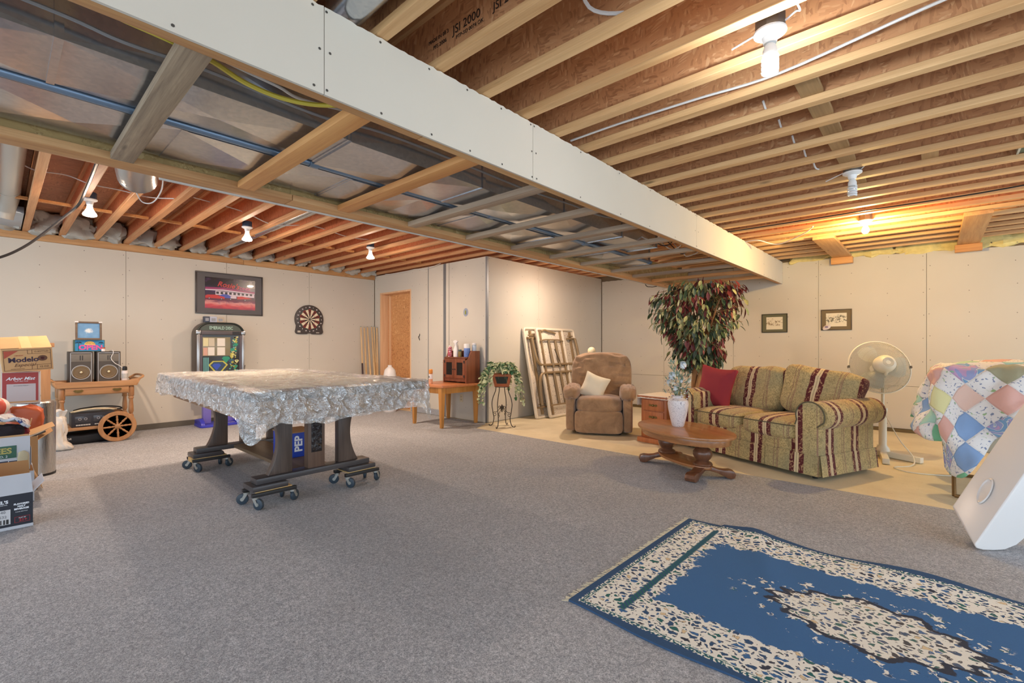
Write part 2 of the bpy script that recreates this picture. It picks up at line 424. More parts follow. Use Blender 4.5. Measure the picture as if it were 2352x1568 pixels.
# ------------------------------------------------------------------ ceiling: deck and I-joists
ce = struct(MB().box((-8.1, -3, 2.722), (3.4, 8.25, 2.745)).build('ceiling', M_deck, smooth=False))
M_flange = wood('joist_flange', rgb(200, 152, 100), rgb(234, 192, 138), 0, 0.6, knots=True)
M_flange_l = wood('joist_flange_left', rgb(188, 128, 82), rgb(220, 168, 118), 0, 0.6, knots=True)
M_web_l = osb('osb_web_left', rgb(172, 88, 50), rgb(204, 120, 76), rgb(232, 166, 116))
def joist(y, x0, x1, zb, w=0.058, t=0.038, mf=None, mw=None):
    j = MB().box((x0, -w / 2, zb), (x1, w / 2, zb + t)).box((x0, -w / 2, 2.722 - t), (x1, w / 2, 2.721)).build('joist', mf or M_flange, ce, bevel=0.003, seg=1, loc=(0, y, 0))
    MB().box((x0, -0.005, zb + t - .001), (x1, 0.005, 2.722 - t)).build('web', mw or M_web, j, smooth=False)
    return j
for k in range(-9, 23):
    joist(1.104 - 0.029 + 0.3043 * k, -3.14, 3.4, 2.42)
for k in range(-9, 26):
    joist(0.23 + 0.305 * k, -8.02, -3.26, 2.48, mf=M_flange_l, mw=M_web_l)
M_block = wood('blocking', rgb(150, 118, 78), rgb(188, 152, 106), 1, 0.7)
for k in range(4, 12):
    y = 1.075 + 0.3043 * k
    if k in (4,): continue
    MB().box((-0.54 + .004 * k, y + 0.03, 2.455), (-0.44 + .004 * k, y + 0.274, 2.475)).build('blocking', M_block, ce, bevel=0.002, seg=1)
MB().box((-0.06, 4.22, 2.455), (0.03, 4.40, 2.475)).build('blocking', M_block, ce)
for k in range(-9, 15):   # strapping between the joists on the other side
    y = 0.23 + 0.305 * k
    MB().box((-6.4, y + 0.03, 2.525), (-6.36, y + 0.275, 2.55)).build('strapping', M_pine_or, ce)
# sawn stamps and mill printing on the web of one joist
M_ink = mat('black_ink', rgb(40, 26, 20), 0.8)
yj = 1.075 + 0.3043 - 0.0062
for body, size, x, z in (('JSI 2000', 0.055, -1.51, 2.552), ('JSI 20', 0.05, -1.29, 2.535), ('MADE IN 08 3', 0.024, -1.70, 2.568), ('PFS 2006', 0.026, -1.69, 2.533), ('PTP-SO 0074 OK', 0.024, -1.49, 2.513)):
    text(body, size, M_ink, ce, (x, yj, z), (pi / 2, 0, 0), 'mill_stamp')
text('J-SERIES 4700', 0.03, M_ink, ce, (-4.9, 0.23 + 0.305 - 0.0065, 2.59), (pi / 2, 0, 0), 'mill_stamp')

# ------------------------------------------------------------------ soffit along the ducts
so = thing('soffit', 'long soffit of white drywall and bare studs boxing in the ducts', 'soffit')
yy = [-1.6, 0.827, 2.06, 4.548, 6.98, 8.03]
for a, b in zip(yy, yy[1:]):
    pl = ragged(a + 0.0015, b - 0.0015, 2.086, 2.415, 2.415, 0.004, 0.022)
    MB().prism(pl, -1.712, -1.70, 'x').build('drywall_panel', [M_dry], so, smooth=False)
sm = MB()
for a, b in zip(yy, yy[1:]):
    for y in [a + .025, b - .025] + [a + (b - a) * i / 5 for i in range(1, 5)]:
        screws(sm, [(-1.6998, y + random.uniform(-.02, .02), z) for z in ((2.105, 2.25, 2.40) if y in (a + .025, b - .025) else (2.105, 2.398))], (1, 0, 0))
stuff(sm.build('screw', mat('dark_screw', rgb(70, 66, 60), 0.6), so, smooth=False))
for a, b in ((-1.6, 1.3), (1.3, 4.2), (4.2, 8.03)):
    MB().box((-1.768, a + .002, 2.09), (-1.7125, b - .002, 2.128)).build('bottom_plate', M_pine_y, so, bevel=0.003)
    MB().box((-3.25, a + .002, 2.092), (-3.11, b - .002, 2.13)).build('ledger', M_pine_y, so, bevel=0.003)
    MB().box((-3.19, a + .001, 2.13), (-3.15, b - .001, 2.42)).build('girder', osb('osb_girder', rgb(150, 118, 70), rgb(186, 156, 100), rgb(220, 194, 140)), so, smooth=False)
MB().box((-3.275, 0.62, 2.086), (-3.251, 7.4, 2.135)).build('edge_trim', mat('grey_trim', rgb(196, 192, 184), 0.7), so, bevel=0.002)
for y, m in ((-0.25, M_pine_or), (0.435, M_pine_mold), (1.02, M_pine_or), (1.655, M_pine_or), (2.24, M_pine_grey), (2.86, M_pine_grey), (3.46, M_pine_grey), (4.09, M_pine_grey), (4.69, M_pine_grey), (5.40, M_pine_grey), (5.98, M_pine_grey), (6.58, M_pine_or), (7.2, M_pine_or)):
    w = 0.047 if y < 1.9 else 0.04
    MB().box((-3.109, -w, 0), (-1.7685, w, 0.038)).build('cross_brace', m, so, bevel=0.004, loc=(0, y, 2.0925))

# ------------------------------------------------------------------ ducts
def duct(label, x0, x1, z0, ys_, steps=None):
    d = thing('air_duct', label, 'duct')
    for i, (a, b) in enumerate(zip(ys_, ys_[1:])):
        e = (steps or {}).get(i, (0, 0, 0))
        X0, X1, Z0 = x0 + e[0], x1 + e[1], z0 + e[2]
        Z1 = 2.41
        v = []; f = []
        nx = 2; ny = max(2, 2 * round((b - a) / 0.7))
        mb = MB()
        def bot(u, w):
            i_ = round(u * nx); j_ = round(w * ny)
            dz = -0.012 if (i_ % 2 == 1 and j_ % 2 == 1) else 0
            return (X0 + (X1 - X0) * u, a + .004 + (b - a - .008) * w, Z0 + dz)
        # bottom folded into shallow pyramids, as cross-broken sheet is
        for p in range(ny // 2):
            ya = a + .004 + (b - a - .008) * p / (ny // 2); yb = a + .004 + (b - a - .008) * (p + 1) / (ny // 2)
            q = [(X0, ya, Z0), (X1, ya, Z0), (X1, yb, Z0), (X0, yb, Z0), ((X0 + X1) / 2, (ya + yb) / 2, Z0 - .02)]
            mb.add(q, [(1, 0, 4), (2, 1, 4), (3, 2, 4), (0, 3, 4)])
        A, B = a + .004, b - .004
        for X, s_ in ((X1, 1), (X0, -1)):
            q = [(X, A, Z0), (X, B, Z0), (X, B, Z1), (X, A, Z1), (X + .008 * s_, (A + B) / 2, (Z0 + Z1) / 2)]
            mb.add(q, [(0, 1, 4), (1, 2, 4), (2, 3, 4), (3, 0, 4)])
        mb.add([(X0, A, Z0), (X1, A, Z0), (X1, A, Z1), (X0, A, Z1)], [(0, 1, 2, 3)]); mb.add([(X0, B, Z0), (X1, B, Z0), (X1, B, Z1), (X0, B, Z1)], [(3, 2, 1, 0)])
        mb.add([(X0, A, Z1), (X1, A, Z1), (X1, B, Z1), (X0, B, Z1)], [(0, 1, 2, 3)])
        sct = mb.build('duct_section', M_galv, d, smooth=False)
        MB().box((X0 - .003, b - .012, Z0 - .005), (X1 + .009, b + .012, Z1)).build('slip_joint', M_galv, d, smooth=False)
    return d
duct('wider sheet-metal duct alongside the hanging yellow cable inside the soffit', -2.55, -2.16, 2.165, [-1.6, 0.14, 1.18, 2.10, 3.0, 3.95, 4.75], {2: (-.01, .015, -.012), 3: (-.01, .01, -.012), 4: (0, -.01, 0), 5: (0, -.04, .03)})
duct('sheet-metal duct tight against the girder side of the soffit', -3.10, -2.64, 2.165, [-1.6, 0.6, 1.45, 2.5, 3.5, 4.5, 5.6], {1: (0, 0, -.004), 2: (0, .005, -.012), 3: (0, .0, -.01), 5: (0, -.05, .02)})
pp = thing('gas_pipe', 'blue-grey steel pipe running between the two ducts', 'pipe')
for a, b in ((-1.6, 1.2), (1.2, 2.62), (2.62, 3.95), (3.95, 5.4)):
    MB().cyl((-2.595, a + .002, 2.17), (-2.595, b - .002, 2.17), 0.02, n=12).build('pipe_length', M_pipe, pp)
    MB().cyl((-2.595, b - .025, 2.17), (-2.595, b + .025, 2.17), 0.026, n=12).build('coupling', M_pipe, pp)
# round sheet-metal pipe between joists above the soffit board
rp = MB().cyl((-1.78, 0.945, 2.50), (0.9, 0.90, 2.50), 0.075, n=20).build('round_duct', M_galv)
tag(rp, 'round galvanised duct between two joists at the top of the soffit board', 'duct')
rd = thing('branch_duct', 'small round galvanised duct lying between orange joists', 'duct')
MB().cyl((-5.9, 2.22, 2.575), (-3.3, 2.22, 2.575), 0.06, n=16).build('duct_section', M_galv, rd)
MB().cyl((-7.6, 2.22, 2.575), (-5.9, 2.22, 2.575), 0.055, n=16).build('duct_section', M_galv, rd)
# bellied flexible duct hanging below the girder
fx = thing('flexible_duct', 'silver flexible duct end hanging below the girder', 'duct')
pth = [(-3.9, 0.66, 2.56), (-4.1, 0.67, 2.52), (-4.35, 0.69, 2.46), (-4.55, 0.73, 2.43)]
sp = smooth_path(pth, 8)
MB().tube(sp, [0.12 + (0.006 if i % 2 else 0) for i in range(len(sp))], 20, cap=True).build('hose', mat('foil', rgb(184, 184, 184), 0.3, 0.85), fx)
hp = []
for i in range(14):
    hp.append((-4.52 - 0.02 * sin(i), 0.73 + 0.16 * cos(i * 0.5), 2.34 - 0.1 * abs(sin(i * 0.22))))
# vent pipe by the picture edge
vp = thing('vent_pipe', 'pale grey round vent pipe with an elbow in the first joist bay', 'pipe')
M_vent = mat('pale_sheet_metal', rgb(186, 186, 180), 0.4, 0.4)
MB().cyl((-3.7, 0.07, 2.60), (-6.3, 0.07, 2.60), 0.085, n=18).build('pipe_length', M_vent, vp)
MB().tube(smooth_path([(-6.3, 0.07, 2.60), (-6.6, 0.07, 2.59), (-6.8, 0.05, 2.52), (-6.85, 0.03, 2.42)], 6), 0.088, 18).build('elbow', M_vent, vp)
MB().box((-7.85, -0.2, 2.49), (-6.9, 0.19, 2.56)).build('boot', mat('pale_blue_metal', rgb(176, 186, 196), 0.4, 0.4), vp, bevel=.004)

# ------------------------------------------------------------------ timber braces at the back
def brace(x0, x1, yf, label):
    t = thing('timber_brace', label, 'brace')
    MB().box((x0, yf, 2.378), (x1, 7.99, 2.4165)).build('board', M_pine_y, t, bevel=.003)
    MB().box((x0 - .02, 7.9, 2.29), (x1 + .02, 7.985, 2.377)).build('cleat', M_pine_or, t, bevel=.003)
brace(-1.05, -0.84, 6.42, 'pale plank spanning the joists to the wall above the two framed sketches')
brace(0.22, 0.42, 6.22, 'pale plank under the joists above the covered cot')

# ------------------------------------------------------------------ lamps
GL = 'bare lamps on the ceiling'
def holder(t, r=0.06):
    MB().lathe([(0.0, 0.0), (r, 0.0), (r, -0.008), (r * .8, -0.016), (0.03, -0.022), (0.024, -0.05), (0.0, -0.05)], 24).build('lamp_holder', M_porc, t)
def jbox(t, m, r=0.055):
    MB().lathe([(0, 0.06), (r, 0.06), (r, 0.001), (0, 0.001)], 8).build('junction_box', m, t)
def cfl(loc, label, lit):
    t = thing('ceiling_light', label, 'lamp', loc); holder(t); jbox(t, M_boxmetal)
    base = MB().lathe([(0.014, -0.05), (0.02, -0.055), (0.027, -0.075), (0.027, -0.095), (0.02, -0.1), (0, -0.1)], 18).build('bulb_base', M_porc, t)
    pts = []
    for i in range(73):
        a = 2 * pi * i / 18; r = 0.024
        pts.append((r * cos(a), r * sin(a), -0.103 - 0.066 * i / 72))
    m = emis('cfl_tube_lit', CFL_C, CFL_E) if lit else mat('cfl_tube', rgb(226, 228, 230), 0.25)
    MB().tube(pts, 0.0075, 8).build('bulb', m, t)
    if lit: MB().cyl((0, 0, -0.1), (0, 0, -0.172), 0.016, n=12).build('bulb_core', m, t)
    return t
t = cfl((-0.487, 2.09, 2.405), 'bright white spiral bulb in a porcelain holder between the joists', True)
MB().tube(smooth_path([(0.05, 0.0, 0.02), (0.09, 0.0, 0.04), (0.11, -0.03, 0.02), (0.10, -.08, 0.04)]), 0.004, 6).build('wire', M_white_cable, t)
MB().tube([(-0.05, 0.0, 0.01), (-0.16, 0.05, 0.02)], 0.004, 6).build('wire', M_white_cable, t)
t = cfl((-0.437, 4.19, 2.405), 'unlit white spiral bulb hanging between two glowing lamps', False)
MB().tube([(-0.05, 0.0, 0.01), (-0.17, 0.06, -0.01)], 0.004, 6).build('wire', M_white_cable, t)
MB().tube([(0.05, 0.0, 0.01), (0.1, -0.05, 0.04)], 0.004, 6).build('wire', M_white_cable, t)
t = thing('ceiling_light', 'warm yellow globe bulb beside a plank brace near the back wall', 'lamp', (-0.507, 5.90, 2.41)); holder(t); jbox(t, M_boxmetal)
MB().lathe([(0.013, -0.05), (0.015, -0.06), (0.024, -0.075), (0.031, -0.098), (0.029, -0.115), (0.018, -0.13), (0, -0.134)], 20).build('bulb', emis('warm_bulb', WARM_C, WARM_E), t)
def flood(loc, label):
    t = thing('ceiling_light', label, 'lamp', loc); holder(t, 0.055); jbox(t, M_boxblue, 0.05)
    MB().lathe([(0.013, -0.05), (0.02, -0.06), (0.024, -0.085), (0.036, -0.11), (0.049, -0.13), (0.052, -0.142)], 24).build('bulb', emis('flood_neck', FLOOD_C, 4.0), t)
    MB().lathe([(0.051, -0.142), (0.046, -0.15), (0.03, -0.156), (0, -0.159)], 24).build('lens', emis('flood_lens', FLOOD_C, FLOOD_E), t)
    return t
flood((-5.70, 0.57, 2.475), 'reflector bulb nearest the vent pipe, beside the hanging black cord')
flood((-5.72, 1.89, 2.475), 'reflector bulb on a blue box above the framed diner picture')
flood((-5.66, 3.40, 2.475), 'reflector bulb nearest the OSB doorway')
flood((-4.01, 5.82, 2.475), 'reflector bulb above the leaning folding table')
# ------------------------------------------------------------------ cables
cable('cable', [(-1.733, 2.483, 2.462), (-1.4, 2.5, 2.470), (-0.945, 2.527, 2.468), (-0.55, 2.55, 2.464), (0.07, 2.42, 2.462), (0.5, 2.40, 2.462)], 0.0065, M_white_cable, 'long white cable stapled along the joist behind the bright bulb')
cable('cable', [(-1.0, 1.45, 2.60), (-1.04, 1.62, 2.52), (-0.9, 1.69, 2.47), (-0.82, 1.70, 2.50), (-0.72, 1.70, 2.60)], 0.008, M_white_cable, 'thick white cable looping between two stamped joists')
WL = ('white cable loop in the joist gap nearest the bright spiral bulb', 'white cable loop in the second joist gap from the bright bulb', 'white cable loop halfway between the two spiral bulbs', 'white cable loop in the second joist gap from the unlit bulb', 'white cable loop in the joist gap beside the unlit bulb')
for i, y in enumerate((2.95, 3.25, 3.55, 3.85, 4.1)):
    cable('cable', [(-0.70 + .012 * i, y - .1, 2.50), (-0.69 + .012 * i, y - .04, 2.452), (-0.66 + .012 * i, y + .03, 2.462), (-0.64 + .012 * i, y + .12, 2.52)], 0.006, M_white_cable, WL[i], group='white cable loops along the blocking')
cable('cable', [(-1.72, 6.15, 2.415), (-1.55, 6.1, 2.40), (-1.42, 6.25, 2.36), (-1.3, 6.22, 2.355), (-1.05, 6.0, 2.39), (-0.95, 5.85, 2.415)], 0.006, M_white_cable, 'white cable sagging under the joists beside the plank brace')
cable('cable', [(-1.72, 5.48, 2.412), (-1.2, 5.47, 2.408), (-0.5, 5.46, 2.408), (0.3, 5.46, 2.405), (1.0, 5.36, 2.415)], 0.006, M_black, 'black cable under the far joists near the yellow bulb')
cable('cable', [(-1.85, -.6, 2.15), (-1.853, .16, 2.15), (-1.861, .271, 2.15), (-1.874, .397, 2.15), (-1.896, .514, 2.148), (-1.948, .632, 2.145), (-1.962, .765, 2.145), (-1.925, .89, 2.15), (-1.836, 1.0, 2.16), (-1.79, 1.1, 2.2)], 0.009, M_yellow_cable, 'yellow cable sagging along the rail of the soffit')
cable('cable', [(-1.83, -.6, 2.17), (-1.838, .192, 2.165), (-1.875, .283, 2.165), (-1.90, .412, 2.17), (-1.898, .517, 2.17), (-1.914, .636, 2.17), (-1.931, .753, 2.17), (-1.967, .863, 2.175), (-1.95, 1.1, 2.2)], 0.006, M_white_cable, 'thin white cable beside the yellow one in the soffit')
cable('cable', [(-2.115, -.8, 2.23), (-2.115, .06, 2.227), (-2.115, .302, 2.21), (-2.115, .56, 2.221), (-2.11, 1.01, 2.206), (-2.10, 1.32, 2.236), (-2.10, 1.82, 2.238), (-2.10, 2.45, 2.228), (-2.08, 3.0, 2.235), (-2.04, 3.4, 2.22), (-1.95, 3.9, 2.26)], 0.007, M_grey_cable, 'grey cable running along the side of the wider duct')
TL = ('pale cable hanging in the soffit end, nearest the round ducts', 'black cable hanging second along in the soffit end', 'pale cable in the middle of the soffit tangle', 'black cable hanging in the soffit nearer the artificial tree', 'pale cable hanging in the soffit nearest the artificial tree')
for i, (y, c) in enumerate(((4.3, M_white_cable), (4.62, M_black), (4.85, M_white_cable), (5.15, M_black), (5.35, M_white_cable))):
    cable('cable', [(-1.95 - .03 * i, y, 2.38), (-1.98, y + .05, 2.24), (-2.08 - .02 * i, y + .14, 2.20), (-2.2, y + .1, 2.25), (-2.35, y + .2, 2.39)], 0.0055, c, TL[i], group='cables in the open end of the soffit')
bt_ = thing('duct_boot', 'small grey-green metal boot between joists near the picture edge', 'duct', (.435, 4.574, 2.455))
MB().box((0, -.11, 0), (.28, .11, .2)).build('boot_body', mat('green_grey_metal', rgb(96, 118, 104), .45, .4), bt_, bevel=.004)
MB().box((-.012, -.118, -.004), (.0, .118, .2)).build('boot_flange', mat('pale_metal', rgb(206, 212, 204), .4, .4), bt_)
cable('cable', [(-3.35, 6.7, 2.45), (-3.3, 6.72, 2.10), (-3.27, 6.85, 2.06), (-3.22, 6.95, 2.075)], 0.006, M_black, 'short black cable end below the girder beside the artificial tree')
cable('hanging_cord', [(-4.47, 0.49, 2.475), (-4.85, 0.50, 2.470), (-5.35, 0.51, 2.466), (-5.75, 0.50, 2.42), (-5.85, 0.42, 2.32), (-5.92, 0.30, 2.17), (-5.95, 0.18, 2.03), (-5.96, 0.05, 1.92), (-5.97, -0.08, 1.86), (-5.98, -0.3, 1.8)], 0.012, M_black, 'black cord drooping from a joist past the white wall', 'cord')
cable('cable', [(-5.3, 0.05, 2.62), (-5.45, 0.2, 2.58), (-5.5, 0.4, 2.60), (-5.45, 0.55, 2.55), (-5.5, 0.75, 2.56), (-5.4, 0.95, 2.52), (-5.2, 1.1, 2.5)], 0.005, M_white_cable, 'thin pale cable threaded through joists near the reflector bulbs')
cable('cable', [(-4.6, 0.9, 2.55), (-4.75, 0.92, 2.44), (-4.95, 0.9, 2.37), (-5.05, 0.84, 2.38), (-5.0, 0.78, 2.47)], 0.005, M_white_cable, 'thin cable loop hanging beside the flexible duct')
cable('cable', [(-5.4, 1.3, 2.6), (-5.45, 1.75, 2.57), (-5.5, 2.1, 2.5), (-5.45, 2.5, 2.56), (-5.5, 3.0, 2.52), (-5.5, 3.4, 2.55)], 0.005, M_white_cable, 'thin pale cable linking the reflector bulbs between the orange joists')
cable('cable', [(-7.5, 4.81, 2.46), (-7.0, 4.80, 2.43), (-6.6, 4.815, 2.455), (-6.3, 4.81, 2.42), (-5.9, 4.81, 2.47)], 0.004, M_white_cable, 'thin cable lying along the top of the wall over the OSB doorway')

# ------------------------------------------------------------------ pool table on four dollies
W_dark = wood('dark_oak', rgb(58, 46, 40), rgb(96, 80, 70), 2, 0.4, 1.4)
W_dark_y = wood('dark_oak_y', rgb(54, 50, 52), rgb(84, 80, 80), 1, 0.34, 1.4)  # greyer than the legs: the beams' grey-blue sheen is put into the colour
W_cab = wood('table_side', rgb(122, 90, 66), rgb(156, 122, 94), 0, 0.5)
M_felt = mat('pale_felt', rgb(222, 222, 200), 0.95, var=0.06)
pt = thing('pool_table', 'dark wooden pool table under a clear plastic sheet, raised on dollies', 'pool table', (-4.19, 1.655, 0))
PO, PR = (-.01, -.025, 0), (0, 0, radians(-1.6))
mb = MB(); z0, z1 = 0.65, 0.81
mb.add([(-1.15, -.53, z0), (1.12, -.53, z0), (1.12, .53, z0), (-1.15, .53, z0), (-1.25, -.57, z1), (1.24, -.57, z1), (1.24, .57, z1), (-1.25, .57, z1)],
       [(0, 3, 2, 1), (4, 5, 6, 7), (0, 1, 5, 4), (1, 2, 6, 5), (2, 3, 7, 6), (3, 0, 4, 7)])
mb.build('cabinet', W_cab, pt, bevel=.006, loc=PO, rot=PR)
fr = MB()
fr.prism(rrect(-1.30, -.625, 1.30, .625, .03), .81, .868, 'z'); fr.build('rail_top', W_dark_y, pt, bevel=.012, loc=PO, rot=PR)
MB().box((-1.15, -.48, .866), (1.15, .48, .870)).build('playing_surface', M_felt, pt, smooth=False, loc=PO, rot=PR)
def leg_poly(s):
    """outline in (y,z): straight inner side, concave outer side"""
    o = []
    for i in range(13):
        z = .208 + (.65 - .208) * i / 12; u = (i / 12 - .54) / .54
        o.append((s * (.35 - .068 * max(0, 1 - u * u)), z))
    return [(s * .18, .208)] + o + [(s * .18, .65)]
for xf, d in ((.69, 1), (-.81, 1)):
    x0, x1 = (xf - .12, xf) if xf > 0 else (xf - .06, xf + .06)
    xm = (x0 + x1) / 2
    MB().box((x0, -.44, .165), (x1, .44, .207)).build('foot_beam', W_dark_y, pt, bevel=.008)
    for s in (-1, 1):
        MB().prism(leg_poly(s), xm - .03, xm + .03, 'x').build('leg', W_dark, pt, bevel=.005)
        MB().box((x0 - .04, s * .475 if s < 0 else .235, .1265), (x1 + .035, -.235 if s < 0 else .475, .164)).build('foot_block', W_dark_y, pt, bevel=.007)
    MB().box((xm - .035, -.065, .207), (xm + .035, .065, .65)).build('centre_post', wood('dark_oak_warm', rgb(76, 56, 46), rgb(112, 88, 72), 2, .42, 1.4), pt, bevel=.003)
    if xf > 0:
        mc = MB()
        def carve(u, w):
            y = -.042 + .084 * u; z = .325 + .27 * w
            h = .010 + .011 * abs(fbm(y * 60 + 3, z * 60, 0, 2)) + .004 * sin(z * 120) * cos(y * 90)
            e = min(u, 1 - u, w, 1 - w); h *= min(1, e * 12)
            return (xm + .035 + h, y, z)
        mc.grid(carve, 22, 60); mc.build('carved_panel', mat('carved_dark', rgb(46, 40, 40), 0.4), pt)
MB().box((-.75, -.14, .172), (.58, .14, .20)).build('stretcher', wood('stretcher', rgb(84, 66, 48), rgb(120, 98, 74), 0, .45), pt, bevel=.004)
# dollies
M_rubber = mat('blue_grey_rubber', rgb(48, 62, 74), 0.5)
M_fork = mat('zinc_fork', rgb(176, 176, 170), 0.4, 0.7)
M_ply = wood('pale_batten', rgb(206, 166, 106), rgb(228, 194, 136), 0, .6)
GD = 'dollies under the pool table'
def make_dolly(label):
    d = thing('furniture_dolly', label, 'dolly', group=GD)
    MB().box((-.085, -.125, .113), (.085, .125, .1195)).build('deck_board', M_ply, d, bevel=.001)
    for x in (-.105, .075): MB().box((x, -.15, .088), (x + .03, .15, .1125)).build('rail', M_black, d, bevel=.003)
    for sx in (-1, 1):
        for sy in (-1, 1):
            a = (sx * 1.3 + sy * .8)
            c = MB().lathe([(.022, .074), (.022, .0875), (0, .0875)], 12).build('caster', M_fork, d, loc=(sx * .085, sy * .125, 0), rot=(0, 0, a))
            for q in (-1, 1):
                MB().prism([(-.012, .08), (.012, .08), (.034, .036), (.028, .028), (.018, .03)], q * .017 - .0015, q * .017 + .0015, 'y').build('fork', M_fork, c)
            T = Matrix.Translation((.026, 0, .0405)) @ Matrix.Rotation(pi / 2, 4, 'X')
            MB().lathe([(0, -.013), (.03, -.013), (.038, -.009), (.0402, 0), (.038, .009), (.03, .013), (0, .013)], 20, T=T).build('wheel', M_rubber, c)
            MB().lathe([(0, -.0155), (.012, -.0155), (.012, .0155), (0, .0155)], 12, T=T).build('hub', M_fork, c)
    return d
dol = make_dolly('black dolly nearest the camera under the carved end of the pool table')
dol.location = (-3.56, 1.325, 0.0065)
for (x, y, l) in ((-3.56, 2.01, 'black dolly at the plant-stand end of the carved pool table foot'),
                  (-5.0, 1.325, 'dolly with a thick pale batten under the pool table foot nearest the boxes'),
                  (-5.0, 2.01, 'dolly under the pool table half hidden behind the curved legs')):
    c = copy_tree(dol); c.location = (x, y, 0.0065); c['label'] = l
    if 'batten' in l: MB().box((.062, -.13, .0885), (.0745, .13, .1125)).box((-.03, -.156, .0885), (.07, -.13, .1235)).build('batten', M_ply, c, bevel=.002)
MB()
# plastic dust sheet
def _plastic():
    t = NT('clear_plastic_sheet'); v = t.obj()
    n = t.vor(t.n('ShaderNodeVectorMath', {0: v, 1: t.n('ShaderNodeVectorMath', {0: t.noise(v, 6, 2).outputs['Color'], 1: (.25,) * 3}, operation='MULTIPLY')}, operation='ADD').outputs[0], 13); n2 = t.noise(v, 24, 3, .6, 1.5)
    nb_ = (t.bump(t.math('ADD', t.math('MULTIPLY', n.outputs[0], .8), t.math('MULTIPLY', n2.outputs[0], .5)), 1.0, .05))
    df = t.n('ShaderNodeBsdfDiffuse', {'Color': rgb(236, 237, 234), 'Normal': nb_}); gs = t.n('ShaderNodeBsdfGlossy', {'Color': (.95, .95, .95), 'Roughness': .13, 'Normal': nb_})
    m1 = t.n('ShaderNodeMixShader'); t.set(m1, 0, .52); t.t.links.new(df.outputs[0], m1.inputs[1]); t.t.links.new(gs.outputs[0], m1.inputs[2])
    tr = t.n('ShaderNodeBsdfTransparent')
    mx = t.n('ShaderNodeMixShader'); t.set(mx, 0, .55); t.t.links.new(tr.outputs[0], mx.inputs[1]); t.t.links.new(m1.outputs[0], mx.inputs[2])
    t.t.links.new(mx.outputs[0], t.o.inputs[0]); return t.m
M_plastic = _plastic()
def drape_sheet(name, a, b, z, rings, skirt, mtl, amp, seed=0, N=220, crk=0.0):
    """sheet over a box top a x b (half sizes): flat top, folded skirt skirt(t)"""
    mb = MB(); per = 4 * (a + b); vs = []
    def edge(t):
        d = t * per
        for (p, q, L) in (((a, -b), (a, b), 2 * b), ((a, b), (-a, b), 2 * a), ((-a, b), (-a, -b), 2 * b), ((-a, -b), (a, -b), 2 * a)):
            if d <= L:
                k = d / L; return Vector((p[0] + (q[0] - p[0]) * k, p[1] + (q[1] - p[1]) * k))
            d -= L
        return Vector((a, -b))
    def nrm(p):
        n = Vector((max(0, abs(p.x) - a + .06) * (1 if p.x > 0 else -1), max(0, abs(p.y) - b + .06) * (1 if p.y > 0 else -1)))
        return n.normalized() if n.length > 0 else Vector((1, 0))
    fr_ = [0.0, .3, .55, .75, .88, .95, 1.0] if not crk else [0.0] + [k / 26 for k in range(1, 26)] + [.985, 1.0]
    K = len(fr_) + rings
    for i in range(K):
        for j in range(N):
            t = j / N; p = edge(t)
            if i < len(fr_):
                q = p * fr_[i]
                zz = z + .006 + .012 * fbm(q.x * 5 + seed, q.y * 5) * (1 if i < len(fr_) - 1 else .3)
                if i == len(fr_) - 1: zz = z + .003
                elif crk: zz += crk * (1 - 3 * abs(fbm(q.x * 9, q.y * 9, seed, 2)))
                vs.append((q.x, q.y, zz))
            else:
                k = (i - len(fr_) + 1) / rings; L = skirt(p, t) * (1 + .10 * fbm(t * 60, seed, 0, 2)); n = nrm(p)
                w = amp * k ** .7 * (.8 * abs(fbm(t * 40 + seed, k * 1.5)) + .4 * abs(sin(t * 90 + 3 * fbm(t * 20, k)))) + .004 + .008 * k
                w += .006 * fbm(t * 70, k * 3, seed)
                if crk: w += crk * 2.4 * min(1, k * 4) * (.35 - abs(fbm(t * 66 + k * 1.5, k * 2.6 - t * 9, seed, 2)) - .5 * abs(fbm(t * 150 - k * 3, k * 5, 4.0, 1)))
                vs.append((p.x + n.x * w, p.y + n.y * w, z - L * k + .01 * fbm(t * 90, k * 3)))
    fs = [(i * N + j, i * N + (j + 1) % N, (i + 1) * N + (j + 1) % N, (i + 1) * N + j) for i in range(K - 1) for j in range(N)]
    mb.add(vs, fs); return mb
def sk(p, t):
    L = .185
    for c, h, w in (((1.30, -.62), .10, .08), ((1.31, .63), .11, .05), ((-1.31, -.63), .03, .2), ((1.30, -.2), .035, .35)):
        d = hypot(p.x - c[0], p.y - c[1]); L += h * math.exp(-(d / w) ** 2)
    if p.y < -.6 and p.x < 1.2: L -= .035
    return L
o = drape_sheet('plastic_sheet', 1.305, .63, .874, 20, sk, M_plastic, .022, 0, 640, .006).build('plastic_sheet', M_plastic, angle=80, loc=(-4.20, 1.63, 0), rot=PR)
tag(o, 'crinkled clear plastic dust sheet draped over the pool table', 'plastic sheet')
# blue soft-drink carton on the stretcher
M_card = mat('cardboard', rgb(192, 148, 102), 0.85, var=.08, vscale=20)
M_blue = mat('cola_blue', rgb(30, 66, 176), 0.45, var=.25, vscale=70)
pc = thing('drink_carton', 'blue drink carton lettered in white, under the pool table', 'carton', (-4.18, 1.66, .2005))
MB().box((-.08, -.045, 0), (.2, .2, .205)).build('carton_body', [M_blue], pc, bevel=.004)
MB().box((-.09, -.048, .2055), (.205, .205, .211)).build('carton_flap', M_card, pc, bevel=.001)
text('PEP', .088, mat('print_white', rgb(236, 240, 246), .5), pc, (.2008, .055, .112), Matrix(((0, 0, 1), (-0.0, -1, 0), (1, 0, 0))).to_euler() if False else Matrix(((0, 0, 1), (0, -1, 0), (1, 0, 0))).to_euler(), bold=.003)

